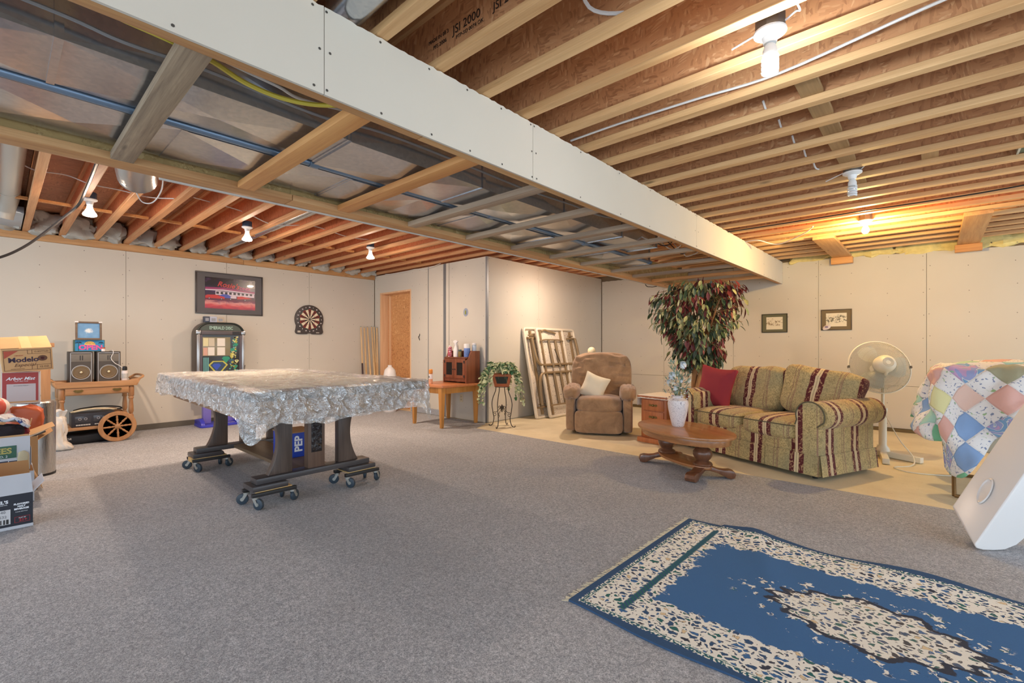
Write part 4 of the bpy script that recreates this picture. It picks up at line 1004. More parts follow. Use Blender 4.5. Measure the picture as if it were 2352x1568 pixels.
t = bottle('spray_can', 'orange-capped spray can standing alone on the side table', (-5.35, 4.18, .5955), cyl_prof(.028, .15), mat('peach_label', rgb(226, 170, 132), .4, var=.1), [('cap', [(.027, .15), (.028, .155), (.028, .20), (.02, .21), (0, .21)], mat('orange_cap', rgb(226, 142, 52), .4)), ('label_band', [(.0284, .07), (.0286, .072), (.0286, .135), (.0284, .137)], M_pwhite)], 'spray can')
text('A', .05, M_ink, t, (0.002, -.029, .10), (pi / 2, 0, 0), 'printing')
# ------------------------------------------------------------------ plant stand with ivy
M_iron = mat('wrought_iron', rgb(64, 58, 52), .5, .5)
M_terra = mat('terracotta_wood', rgb(166, 88, 50), .6, var=.12)
ps = thing('plant_stand', 'tall wrought-iron plant stand with scrolled legs at the wall corner', 'plant stand', (-4.52, 4.79, 0))
for k in range(4):
    a = radians(20) + k * pi / 2
    def pt(r, z): return (r * cos(a), r * sin(a), z)
    leg = [pt(.09, .565), pt(.10, .50), pt(.14, .40), pt(.155, .31), pt(.14, .2), pt(.125, .12), pt(.14, .04), pt(.17, .006), pt(.195, .008), pt(.2, .025)]
    MB().tube(smooth_path(leg, 5), .006, 6).build('leg', M_iron, ps)
    br = [pt(.0, .27), pt(.05, .235), pt(.09, .20)]
    sc_ = [(.09 + .035 * (1 - i / 22) * cos(2.2 - i * .5) + .02, .17 + .035 * (1 - i / 22) * sin(2.2 - i * .5)) for i in range(18)]
    MB().tube(smooth_path(br, 4) + [pt(r, z) for r, z in sc_], .004, 5).build('scroll', M_iron, ps)
    sc2 = [(.025 + .024 * (1 - i / 20) * cos(3.4 - i * .55) + .012, .27 + .024 * (1 - i / 20) * sin(3.4 - i * .55)) for i in range(16)]
    MB().tube([pt(r, z) for r, z in sc2], .004, 5).build('scroll', M_iron, ps)
MB().lathe([(0, .20), (.008, .21), (.012, .25), (.016, .28), (.006, .31), (0, .315)], 10).build('finial', M_iron, ps)
MB().tube([(.1 * cos(2 * pi * i / 24), .1 * sin(2 * pi * i / 24), .565) for i in range(24)], .005, 6, closed=True).build('ring', M_iron, ps)
pb = thing('planter_box', 'tapered terracotta planter with mesh sides on the iron stand', 'planter', (-4.52, 4.79, .571), radians(42))
def frust(w0, w1, h, t=0): return [(-w0, -w0, 0), (w0, -w0, 0), (w0, w0, 0), (-w0, w0, 0), (-w1, -w1, h), (w1, -w1, h), (w1, w1, h), (-w1, w1, h)]
FB = [(3, 2, 1, 0), (4, 5, 6, 7), (0, 1, 5, 4), (1, 2, 6, 5), (2, 3, 7, 6), (3, 0, 4, 7)]
MB().add(frust(.10, .138, .175), FB).build('planter_body', M_terra, pb, bevel=.003)
for k in range(4):
    T = Matrix.Rotation(k * pi / 2, 4, 'Z')
    mm = MB()
    for i in range(9):
        u = -1 + 2 * i / 8; mm.cyl((.065 * u, -.1120, .045), (.09 * u, -.1325, .14), .0015, n=4, T=T)
    for i in range(7):
        z = .045 + .095 * i / 6; w = .065 + .025 * i / 6; y = -.1120 - .0205 * i / 6; mm.cyl((-w, y, z), (w, y, z), .0015, n=4, T=T)
    mm.add([(-.065, -.1108, .045), (.065, -.1108, .045), (.09, -.1313, .14), (-.09, -.1313, .14)], [(0, 1, 2, 3)], T=T)
    mm.build('mesh_panel', M_mesh, pb)
M_iv1 = mat('ivy_green', rgb(92, 128, 82), .55, var=.35, vscale=14); M_iv2 = mat('ivy_pale', rgb(196, 202, 158), .55, var=.25, vscale=30); M_iv3 = mat('ivy_deep', rgb(62, 108, 66), .5, var=.3, vscale=20)
iv = thing('ivy_plant', 'trailing variegated ivy spilling out of the terracotta planter', 'ivy', (-4.52, 4.79, .571))
st_ = MB(); lvs = MB()
def ivy_leaf(T, L, mi):
    W = L * .52
    pts = [(0, 0, 0), (L * .18, -W, .0), (L * .45, -W * .55, 0), (L * .7, -W * .62, 0), (L, 0, -.12 * L), (L * .7, W * .62, 0), (L * .45, W * .55, 0), (L * .18, W, 0), (L * .4, 0, .08 * L)]
    lvs.add(pts, [(i, i + 1, 8) for i in range(7)] + [(7, 0, 8)], mi, T)
rnd = random.Random(5)
for k in range(46):
    a = rnd.uniform(0, 2 * pi); big = rnd.random()
    R_ = .16 + .14 * big; drop = rnd.uniform(-.32, .10) * (1 if big > .35 else .3)
    if k % 4 == 0: a = rnd.choice([-2.4, .75]) + rnd.uniform(-.5, .5); R_ = rnd.uniform(.24, .33); drop = rnd.uniform(-.46, -.2)
    p = smooth_path([(.05 * cos(a), .05 * sin(a), .19), (R_ * .5 * cos(a), R_ * .5 * sin(a), .28 + .06 * rnd.random()), (R_ * .9 * cos(a + .2), R_ * .9 * sin(a + .2), .22 + drop * .35), (R_ * cos(a + .3), R_ * sin(a + .3), .19 + drop)], 5)
    st_.tube(p, .0022, 4)
    for q in p[2:]:
        for s in range(2):
            if (Vector((q.x, q.y)).length < .12 and q.z < .19): continue
            if q.z < .20 and q.x * .686 - q.y * .727 > .02 and abs(q.x * .727 + q.y * .686) < .13: continue
            T = Matrix.Translation(q) @ Euler((rnd.uniform(-.7, .7), rnd.uniform(-.2, 1.3), a + rnd.uniform(-1.6, 1.6))).to_matrix().to_4x4()
            ivy_leaf(T, rnd.uniform(.038, .062), rnd.choice([0, 1, 1, 1, 1, 1, 2]))
st_.build('stem', M_stem, iv); stuff(lvs.build('foliage', [M_iv1, M_iv2, M_iv3], iv, smooth=False))

# ------------------------------------------------------------------ folding tables leaning on the side wall
M_beige = mat('beige_plastic', rgb(232, 220, 198), .5, var=.04)
def _speck():
    t = NT('speckled_underside'); v = t.obj(); n = t.noise(v, 55, 2, .5)
    t.P(color=t.mix(t.ramp(n.outputs[0], [(.64, (0, 0, 0)), (.68, (1, 1, 1))]), rgb(226, 214, 196), rgb(120, 108, 92)), rough=.6); return t.m
M_speck = _speck()
M_taupe = mat('taupe_tube', rgb(152, 130, 98), .4, .2)
ft = thing('folding_table', 'large beige folding table leaning on the side wall behind the recliner', 'table', (-4.53, 5.60, 0.004), rot=(radians(-11.5), 0, pi / 2))
W_, H_ = 1.42, 1.47
MB().prism(rrect(0, 0, W_, H_, .05, 5), .03, .045, 'y').build('tabletop', M_speck, ft, bevel=.004)
mb = MB(); mb.tube([(p[0], .022, p[1]) for p in rrect(.022, .022, W_ - .022, H_ - .022, .045, 5)], .022, 10, closed=True); mb.build('rim', M_beige, ft)
for x in (.16, W_ - .16): MB().box((x - .018, -.005, .06), (x + .018, .03, H_ - .06)).build('side_rail', M_taupe, ft, bevel=.003)
for z in (.16, 1.27):
    for x in (.06, W_ - .28):
        MB().box((x, -.02, z), (x + .22, .02, z + .03)).box((x + .02, -.02, z + .05), (x + .16, .0, z + .07)).build('hinge_bracket', M_taupe, ft, bevel=.002)
for s, z0, z1 in ((1, 1.28, .83), (-1, .2, .70)):
    u = [(.11, -.05, z0), (.105, -.06, z0 + (z1 - z0) * .3), (.12, -.07, z0 + (z1 - z0) * .72), (.17, -.075, z0 + (z1 - z0) * .94), (.26, -.08, z1), (.5, -.08, z1), (W_ - .5, -.08, z1), (W_ - .26, -.08, z1), (W_ - .17, -.075, z0 + (z1 - z0) * .94), (W_ - .12, -.07, z0 + (z1 - z0) * .72), (W_ - .105, -.06, z0 + (z1 - z0) * .3), (W_ - .11, -.05, z0)]
    MB().tube(smooth_path(u, 4), .023, 10).build('leg', M_taupe, ft)
fb = thing('folding_bench', 'narrow beige folding table held behind the legs of the larger one', 'table', (-4.44, 5.80, 0.004), rot=(radians(-12), 0, pi / 2))
W2, H2 = .74, 1.46
MB().prism(rrect(0, 0, W2, H2, .05, 5), .012, .022, 'y').build('tabletop', M_speck, fb, bevel=.003)
MB().tube([(p[0], .004, p[1]) for p in rrect(.022, .022, W2 - .022, H2 - .022, .045, 5)], .021, 10, closed=True).build('rim', M_beige, fb)
for x in (.1, W2 - .1): MB().box((x - .016, -.014, .05), (x + .016, .012, H2 - .05)).build('side_rail', M_taupe, fb, bevel=.003)
for z, b in ((1.24, .02), (.20, 0)): MB().tube(smooth_path([(.06, -.012, z), (.2, -.016, z + b), (W2 / 2, -.016, z + b), (W2 - .2, -.016, z + b), (W2 - .06, -.012, z)], 4), .012, 8).build('cross_tube', M_taupe, fb)
for x in (.28, .46):
    MB().cyl((x, -.014, 1.25), (x + .02, -.014, .80), .022, n=10).build('leg', M_taupe, fb); MB().cyl((x, -.014, .72), (x + .01, -.014, .2), .022, n=10).build('leg', M_taupe, fb)
for z in (.82, .69): MB().box((.05, -.004, z), (W2 - .05, .012, z + .02)).build('hinge_bar', mat('dark_steel', rgb(70, 64, 58), .5, .6), fb)
MB().cyl((.38, -.03, 1.1), (.5, -.03, .82), .006, n=6).build('strut', mat('dark_steel', None), fb)
MB().tube(smooth_path([(.14, .0, 1.40), (.22, -.01, 1.425), (.32, -.01, 1.40), (.42, -.01, 1.39), (.5, -.01, 1.37)], 4), .016, 8).build('handle', M_taupe, fb)

# ------------------------------------------------------------------ artificial tree behind the sofa
tr = thing('artificial_ficus', 'tall artificial ficus with green, cream and burgundy leaves behind the sofa', 'plant', (-2.40, 6.46, 0))
M_bark = wood('ficus_bark', rgb(124, 86, 52), rgb(176, 132, 86), 2, .8)
MB().lathe([(0, 0), (.14, 0), (.17, .05), (.19, .28), (.2, .3), (.18, .3), (.17, .26), (0, .25)], 20).build('pot', mat('wicker_brown', rgb(120, 84, 52), .8, var=.3, vscale=60), tr)
for k in range(4):
    a = k * pi / 2 + .4
    p = [(.05 * cos(a + i * .55), .05 * sin(a + i * .55), .25 + .12 * i) for i in range(7)] + [(.10 * cos(a + 4), .10 * sin(a + 4), 1.15), (.2 * cos(a + 4), .2 * sin(a + 4), 1.4), (.34 * cos(a + 4), .34 * sin(a + 4), 1.75)]
    MB().tube(smooth_path(p, 4), [.034 if i < 20 else .034 - .026 * (i - 20) / 17 for i in range(37)], 8).build('trunk', M_bark, tr)
lm = [leaf_mesh('leaf', .12, .05, mat('ficus_green', rgb(72, 92, 64), .45, var=.25, vscale=20)), leaf_mesh('leaf', .125, .052, mat('ficus_dark', rgb(60, 74, 58), .4, var=.25, vscale=20)),
      leaf_mesh('leaf', .12, .05, mat('ficus_variegated', rgb(178, 178, 126), .5, var=.3, vscale=40)), leaf_mesh('leaf', .12, .05, mat('ficus_burgundy', rgb(116, 50, 50), .45, var=.25, vscale=20)),
      leaf_mesh('leaf', .12, .048, mat('ficus_mid', rgb(122, 138, 90), .5, var=.3, vscale=30))]
rnd = random.Random(11); spots = []; tw = MB()
for b in range(290):
    z = .92 + 1.10 * rnd.random() ** .8
    R_ = .20 + .42 * min(1, max(0, (z - .8) / .75)) - (.16 if z > 1.95 else 0)
    a = rnd.uniform(0, 2 * pi); r = R_ * sqrt(rnd.uniform(.25, 1))
    base = Vector((r * .45 * cos(a), r * .45 * sin(a), z - .06)); tip = Vector((r * cos(a), r * sin(a), z - .05 * rnd.random()))
    tw.tube([base, (base + tip) / 2 + Vector((0, 0, .05)), tip], .003, 4)
    burg = rnd.random() < .30
    for q in range(9):
        u = rnd.uniform(.3, 1.05); p = base.lerp(tip, u) + Vector((rnd.uniform(-.05, .05), rnd.uniform(-.05, .05), rnd.uniform(-.06, .05)))
        if p.z > 2.05: p.z = 2.05
        rot = Euler((rnd.uniform(-.6, .6), rnd.uniform(.45, 1.5), a + rnd.uniform(-1.3, 1.3)))
        i = 3 if (burg and rnd.random() < .75) else rnd.choice([0, 0, 1, 1, 2, 2, 4])
        if p.z > 1.5 and p.x > .2 and rnd.random() < .4: i = 3
        spots.append((p, rot, rnd.uniform(.7, 1.05), i))
for y in range(20):   # low sprays round the trunk
    a = rnd.uniform(0, 2 * pi); r = rnd.uniform(.05, .24)
    spots.append((Vector((r * cos(a), r * sin(a), rnd.uniform(.70, .95))), Euler((rnd.uniform(-.5, .5), rnd.uniform(.2, 1.4), a)), .9, rnd.choice([0, 2, 4, 3])))
tw.build('twigs', M_bark, tr)
spots.sort(key=lambda s: s[0].y + .3 * s[0].x * .1)
for p, rot, s_, i in spots[:300]:
    o = bpy.data.objects.new('leaf', lm[i]); COL.objects.link(o); o.parent = tr; o.location = p; o.rotation_euler = rot; o.scale = (s_, s_, s_)
mb = MB()
for p, rot, s_, i in spots[300:]:
    T = Matrix.Translation(p) @ rot.to_matrix().to_4x4() @ Matrix.Scale(s_, 4)
    mb.add([v.co for v in lm[i].vertices], [tuple(f.vertices) for f in lm[i].polygons], i, T)
stuff(mb.build('foliage', [m.materials[0] for m in lm], tr))

# ------------------------------------------------------------------ pedestal fan
M_fan = mat('ivory_plastic', rgb(222, 216, 196), .4); M_wire = mat('ivory_wire', rgb(184, 180, 164), .4)
fa = thing('pedestal_fan', 'ivory pedestal fan with its back turned, behind the sofa arm', 'fan', (-.384, 6.13, 0))
for dx, dy, L in ((.9, -.436, .34), (.12, -.993, .42)):
    MB().box((-L, -.028, .008), (L, .028, .06), T=Matrix.Rotation(math.atan2(dy, dx), 4, 'Z')).build('base_bar', M_fan, fa, bevel=.004)
    
MB().lathe([(0, .06), (.06, .06), (.055, .09), (.034, .12), (.034, .46), (.04, .47), (.04, .5), (.014, .505), (.014, .72), (0, .72)], 18).build('pole', M_fan, fa)
hz = Vector((-.015, -.05, .93))
aq = Vector((.43, -.82, .30)).normalized()
T = Matrix.Translation(hz) @ aq.to_track_quat('Z', 'Y').to_matrix().to_4x4()
MB().lathe([(0, .16), (.05, .16), (.062, .15), (.082, .13), (.09, .09), (.09, .03), (.06, .02), (0, .02)], 28, T=T).build('motor_housing', M_fan, fa)
vent = MB()
for r in (.025, .035, .045): vent.tube([(r * cos(2 * pi * i / 20), r * sin(2 * pi * i / 20), .1605) for i in range(20)], .002, 4, closed=True, T=T)
vent.build('vent_ring', mat('grey_vent', rgb(170, 164, 150), .5), fa)
g = MB(); RG = .275
for i in range(120):
    a = 2 * pi * i / 120
    g.tube([(r * cos(a + tw_), r * sin(a + tw_), z) for r, z, tw_ in ((.085, .05, 0), (.16, .045, .06), (.23, .025, .12), (RG, -.03, .15))], .0018, 4, T=T, cap=False)
    g.tube([(r * cos(a), r * sin(a), z) for r, z in ((.05, -.115), (.16, -.105), (.24, -.08), (RG, -.03))], .0016, 4, T=T, cap=False)
for r, z in ((.13, .048), (.18, .041), (.23, .026), (.15, -.107), (.22, -.09)): g.tube([(r * cos(2 * pi * i / 40), r * sin(2 * pi * i / 40), z) for i in range(40)], .0015, 4, closed=True, T=T)
g.build('guard_wires', M_wire, fa)
MB().tube([(RG * cos(2 * pi * i / 48), RG * sin(2 * pi * i / 48), -.03) for i in range(48)], .007, 8, closed=True, T=T).build('guard_rim', M_fan, fa)
for k in range(3):
    def bl(u, w, k=k):
        a = 2 * pi * k / 3 + (w - .5) * (.5 + .75 * sin(u * pi * .8 + .3)); r = .04 + .20 * u
        return (r * cos(a), r * sin(a), -.03 + .05 * (w - .5))
    MB().grid(bl, 6, 6, T=T).build('blade', mat('pale_blade', rgb(206, 208, 196), .35), fa)
MB().cyl((0, 0, .02), (0, 0, -.05), .03, n=12, T=T).build('blade_hub', M_fan, fa)
ax = T @ Vector((0, 0, .05))
MB().tube(smooth_path([(0, 0, .70), (0, -.01, .78), tuple(T @ Vector((.0, -.08, .10))), tuple(T @ Vector((0, -.03, .1)))], 4), .016, 8).build('neck', M_fan, fa)
for s in (-1, 1): MB().box((-.006, -.012, -.045), (.006, .012, -.01), T=T @ Matrix.Translation((s * RG, 0, 0))).build('guard_clip', mat('dark_clip', rgb(90, 82, 70), .5), fa)
cable('cord', [(-.36, 6.09, .44), (-.25, 5.98, .22), (-.14, 5.95, .06), (-.15, 5.80, .008), (-.27, 5.62, .006), (-.15, 5.50, .006), (.05, 5.55, .006), (.3, 5.72, .006)], .005, M_fan, 'ivory power cord looping on the concrete beside the fan', 'cord')

# ------------------------------------------------------------------ folded cot under a quilt
co = thing('rollaway_cot', 'folded cot on bronze tube legs under the pastel quilt', 'cot', (.62, 5.25, 0))
M_bronze = mat('bronze_tube', rgb(134, 104, 64), .35, .6)
for y0 in (-.06, .06): MB().soft((0, y0 * 2.4, .64), (.50, .11, .32), 6, 8).build('mattress', mat('ticking', rgb(214, 204, 182), .9, var=.06), co)
for x in (-.50, .50):
    MB().tube(smooth_path([(x, -.42, .012), (x, -.30, .17), (x, -.10, .36), (x, .06, .52), (x, .1, .66)], 5), .014, 8).build('leg', M_bronze, co)
    MB().tube(smooth_path([(x, .40, .012), (x, .28, .15), (x, .06, .34), (x, -.12, .50), (x, -.15, .66)], 5), .014, 8).build('leg', M_bronze, co)
    MB().cyl((x - .03, -.01, .425), (x + .03, -.01, .425), .02, n=10).build('pivot', M_bronze, co)
for y in (-.42, .40): MB().cyl((-.5, y, .014), (.5, y, .014), .013, n=8).build('cross_bar', M_bronze, co)
lc = MB()
for i in range(40):
    y = -.28 + .55 * i / 39; lc.tube([(-.525, y, .52), (-.545 - .01 * (i % 3), y, .42), (-.54 + random.uniform(-.015, .015), y + .01, .33 + random.uniform(-.03, .03))], .006, 4)
stuff(lc.build('fringe', mat('cream_fringe', rgb(222, 208, 180), .9), co))
def _quilt():
    t = NT('patchwork_quilt'); u = t.uv()
    r = t.map(u, (6.4, 6.4, 1), rot=(0, 0, pi / 4)); s = t.sep(r)
    fx = t.math('FLOOR', s[0]); fy = t.math('FLOOR', s[1])
    wn = t.n('ShaderNodeTexWhiteNoise', {0: t.comb(fx, fy, 3.0)}, noise_dimensions='3D')
    par = t.math('FRACT', t.math('MULTIPLY', t.math('ADD', t.math('ADD', fx, fy), 200.0), .5))
    pal = t.ramp(wn.outputs[0], [(0, rgb(226, 178, 166)), (.18, rgb(176, 214, 196)), (.34, rgb(140, 172, 216)), (.46, rgb(198, 178, 210)), (.58, rgb(170, 168, 140)), (.7, rgb(232, 200, 186)), (.82, rgb(126, 190, 150)), (.92, rgb(230, 226, 170))], 'CONSTANT')
    fn = t.noise(u, 46, 2, .5)
    flor = t.mix(t.ramp(fn.outputs[0], [(.6, (0, 0, 0)), (.64, (1, 1, 1))]), rgb(236, 234, 232), rgb(130, 142, 172))
    flor = t.mix(t.ramp(t.noise(u, 23, 1).outputs[0], [(.66, (0, 0, 0)), (.7, (1, 1, 1))]), flor, rgb(160, 190, 140))
    sw = t.noise(u, 8, 1, .5, 2.5)
    swc = t.ramp(sw.outputs[0], [(.3, rgb(130, 172, 212)), (.45, rgb(226, 226, 222)), (.5, rgb(158, 168, 212)), (.6, rgb(200, 166, 204)), (.7, rgb(146, 200, 166))], 'CONSTANT')
    swirl = t.ramp(t.sep(wn.outputs[1])[1], [(.8, (0, 0, 0)), (.82, (1, 1, 1))], 'CONSTANT')
    pal = t.mix(swirl, pal, swc)
    c = t.mix(t.ramp(par, [(.2, (0, 0, 0)), (.3, (1, 1, 1))]), flor, pal)
    ex = t.math('ABSOLUTE', t.math('SUBTRACT', t.math('FRACT', s[0]), .5)); ey = t.math('ABSOLUTE', t.math('SUBTRACT', t.math('FRACT', s[1]), .5))
    h = t.ramp(t.math('MAXIMUM', ex, ey), [(.44, (1, 1, 1)), (.5, (0, 0, 0))])
    t.P(color=c, rough=.85, spec=.2, sheen=.2, normal=t.bump(t.math('ADD', h, t.math('MULTIPLY', t.noise(u, 30, 2).outputs[0], .4)), .5, .012)); return t.m
mb = MB(); N = 200; A_, B_ = .60, .33; uvs = []
def qedge(t):
    per = 4 * (A_ + B_); d = t * per
    for p, q, L in (((A_, -B_), (A_, B_), 2 * B_), ((A_, B_), (-A_, B_), 2 * A_), ((-A_, B_), (-A_, -B_), 2 * B_), ((-A_, -B_), (A_, -B_), 2 * A_)):
        if d <= L: return Vector((p[0] + (q[0] - p[0]) * d / L, p[1] + (q[1] - p[1]) * d / L))
        d -= L
    return Vector((A_, -B_))
FR = [0, .35, .65, .85, .95, 1.0]; RS = 22; vs = []
for i in range(len(FR) + RS):
    for j in range(N):
        t_ = j / N; p = qedge(t_)
        if i < len(FR):
            q = p * FR[i]; z = 1.02 - .035 * FR[i] ** 3 + .035 * fbm(q.x * 6, q.y * 4) - .012 * abs(sin(q.x * 22 + 4 * q.y)) - .025 * max(0, -q.x)
            vs.append((q.x, q.y, z)); uvs.append((q.x, q.y))
        else:
            k = (i - len(FR) + 1) / RS
            n = Vector((max(0, abs(p.x) - A_ + .12) * (1 if p.x > 0 else -1), max(0, abs(p.y) - B_ + .12) * (1 if p.y > 0 else -1))); n = n.normalized() if n.length else Vector((1, 0))
            L = .45
            if p.y < -.3: L = .47 + .34 * math.exp(-((p.x + .49) / .15) ** 2) + .04 * sin(p.x * 12)
            if p.x < -.55: L = .46 + .12 * math.exp(-((p.y + .33) / .1) ** 2)
            w = .02 + .07 * k + .06 * k ** .6 * sin(t_ * 80 + 3.5 * fbm(t_ * 8, k)) + .025 * fbm(t_ * 40, k * 3)
            w = max(.006, w)
            vs.append((p.x + n.x * w, p.y + n.y * w, .985 - L * k - .02 * (1 - k))); uvs.append((p.x + n.x * L * k, p.y + n.y * L * k))
K = len(FR) + RS
mb.add(vs, [(i * N + j, i * N + (j + 1) % N, (i + 1) * N + (j + 1) % N, (i + 1) * N + j) for i in range(K - 1) for j in range(N)])
o = mb.build('quilt', _quilt(), angle=80, loc=(.62, 5.25, .0), uv=lambda i, co_: uvs[i])
sm_ = o.modifiers.new('solidify', 'SOLIDIFY'); sm_.thickness = .012; sm_.offset = 1
tag(o, 'pastel patchwork quilt thrown over the folded cot', 'quilt')

# ------------------------------------------------------------------ white moulded panel at the edge
M_mould = mat('white_moulded_plastic', rgb(226, 224, 222), .28)
wp = thing('moulded_panel', 'thick white moulded plastic panel with an oval grip leaning at the rug', 'panel', (.17, 3.62, .0072))
rt_ = Vector((.742, .670, 0)); a_ = (rt_ * .56 + Vector((0, 0, 1)) * .83).normalized()      # along the leaning edge
b_ = rt_ * .83 - Vector((0, 0, 1)) * .56
t_ = Vector((-.085, .27, .132))                                                 # thickness
poly = [(.012, .012), (.05, .002), (.11, 0), (.17, .004), (.235, .03), (.295, .08), (.36, .16), (.46, .30), (1.05, 1.15), (1.06, 1.22), (1.0, 1.27), (.90, 1.27), (.84, 1.24), (0, .03)]
def wpt(r, h, d):
    q = rt_ * r + t_ * d; return (q.x, q.y, q.z + h)
zmin = 0.0
mb = MB(); n = len(poly)
mb.add([wpt(u, v, 0) for u, v in poly] + [wpt(u, v, 1) for u, v in poly], [(i, (i + 1) % n, n + (i + 1) % n, n + i) for i in range(n)] + [tuple(range(n)), tuple(range(n, 2 * n))[::-1]])
mb.build('panel_body', M_mould, wp, bevel=.012, seg=3)
nb = a_.cross(t_).normalized()
if nb.dot(b_) > 0: nb = -nb
ov = MB(); rim = []
for i in range(28):
    q = 2 * pi * i / 28; p = a_ * (.235 + .08 * cos(q)) + t_ * (.5 + .15 * sin(q)) + Vector((0, 0, .03)); rim.append(p)
m = len(rim)
vs = [p + nb * .002 for p in rim] + [a_ * .235 + t_ * .5 + Vector((0, 0, .03)) + (p - a_ * .235 - t_ * .5 - Vector((0, 0, .03))) * .9 + nb * .0075 for p in rim] + [a_ * .235 + t_ * .5 + Vector((0, 0, .03)) + (p - a_ * .235 - t_ * .5 - Vector((0, 0, .03))) * .8 + nb * .0015 for p in rim]
ov.add([(p.x, p.y, p.z - zmin) for p in vs], [(i, (i + 1) % m, m + (i + 1) % m, m + i) for i in range(m)] + [(m + i, m + (i + 1) % m, 2 * m + (i + 1) % m, 2 * m + i) for i in range(m)] + [tuple(range(2 * m, 3 * m))])
ov.build('grip_slot', M_mould, wp)
# ------------------------------------------------------------------ things on the left wall (local x runs along the wall, local y into it)
HP = pi / 2
def pic_frame(t, w, h, m, bw=.02, d=.022):
    mb = MB()
    for a, b in (((-w / 2, -h / 2), (w / 2, -h / 2 + bw)), ((-w / 2, h / 2 - bw), (w / 2, h / 2)), ((-w / 2, -h / 2 + bw), (-w / 2 + bw, h / 2 - bw)), ((w / 2 - bw, -h / 2 + bw), (w / 2, h / 2 - bw))):
        mb.box((a[0], -d, a[1]), (b[0], 0, b[1]))
    return mb.build('frame', m, t, bevel=.002)
def quad(mb, x0, z0, x1, z1, y, mi=0): mb.add([(x0, y, z0), (x1, y, z0), (x1, y, z1), (x0, y, z1)], [(0, 1, 2, 3)], mi)
def poly(mb, pts, y, mi=0): mb.add([(x, y, z) for x, z in pts], [tuple(range(len(pts)))], mi)
pf = thing('framed_poster', 'framed poster of a neon-lit diner with parked cars', 'poster', (-7.8985, 2.375, 1.918), HP)
M_pfr = mat('dark_frame', rgb(58, 52, 50), .35)
pic_frame(pf, .91, .615, M_pfr, .018)
MB().box((-.437, -.012, -.29), (.437, -.002, .29)).build('mat_board', mat('charcoal_mat', rgb(86, 82, 82), .5), pf, smooth=False)
def _night():
    t = NT('poster_print'); v = t.obj(); s = t.sep(v)
    n = t.noise(t.map(v, (3, 1, 14)), 3, 4, .6); n2 = t.noise(v, 12, 3)
    z = t.math('ADD', s[2], t.math('MULTIPLY', t.math('SUBTRACT', n.outputs[0], .5), .10))
    c = t.ramp(t.math('ADD', t.math('MULTIPLY', z, 2.1), .5), [(.02, rgb(150, 44, 62)), (.12, rgb(206, 66, 70)), (.22, rgb(224, 150, 140)), (.27, rgb(120, 44, 70)), (.36, rgb(84, 48, 60)), (.5, rgb(60, 44, 66)), (.62, rgb(62, 48, 76)), (.75, rgb(30, 24, 36)), (1, rgb(22, 18, 24))])
    c = t.mix(t.ramp(n2.outputs[0], [(.55, (0, 0, 0)), (.75, (.5,) * 3)]), c, rgb(96, 60, 110))
    t.P(color=c, rough=.25, coat=.5); return t.m
PM = [_night(), mat('p_white', rgb(214, 196, 204), .3), mat('p_magenta', rgb(150, 44, 96), .3), mat('p_red', rgb(196, 48, 44), .3), mat('p_blue', rgb(66, 80, 170), .3), mat('p_dark', rgb(40, 30, 36), .3), mat('p_sheen', rgb(206, 206, 186), .3)]
mb = MB(); quad(mb, -.335, -.225, .345, .235, -.0125, 0)
mb.build('print', PM, pf, smooth=False)
mb = MB(); y = -.0132
poly(mb, [(-.33, .085), (-.1, .095), (.335, .06), (.335, .035), (-.1, .065), (-.33, .055)], y, 2)
poly(mb, [(-.33, .055), (-.1, .065), (.335, .035), (.335, .022), (-.1, .045), (-.33, .04)], y, 1)
poly(mb, [(-.2, .04), (.33, .018), (.33, -.03), (-.2, -.02)], y, 1)
for i in range(9): quad(mb, -.19 + i * .057, -.005, -.155 + i * .057, .028, y - .0003, 5)
poly(mb, [(-.33, -.04), (-.30, -.025), (-.2, -.02), (-.13, -.035), (-.08, -.045), (-.08, -.075), (-.33, -.075)], y - .0005, 3)
poly(mb, [(-.15, -.025), (-.1, -.005), (-.04, -.005), (0, -.025), (.03, -.035), (.03, -.06), (-.15, -.06)], y - .0004, 4)
poly(mb, [(.0, -.03), (.05, -.02), (.08, -.03), (.08, -.06), (0, -.06)], y - .0006, 1)
poly(mb, [(.09, -.03), (.16, -.02), (.25, -.035), (.3, -.05), (.09, -.07)], y - .0005, 3)
for cx in (-.28, -.12, .0, .2):
    poly(mb, [(cx + .014 * cos(a * pi / 5), -.075 + .014 * sin(a * pi / 5)) for a in range(10)], y - .001, 5); poly(mb, [(cx + .007 * cos(a * pi / 5), -.075 + .007 * sin(a * pi / 5)) for a in range(10)], y - .0013, 1)
mb.build('print_figures', PM, pf, smooth=False)
text("Rosie's", .105, PM[3], pf, (-.03, y - .001, .13), (HP, .09, 0), shear=.3, bold=.002)
text('DINER', .052, mat('p_pink', rgb(206, 84, 130), .3), pf, (.20, y - .0015, .095), (HP, .06, 0), bold=.001)

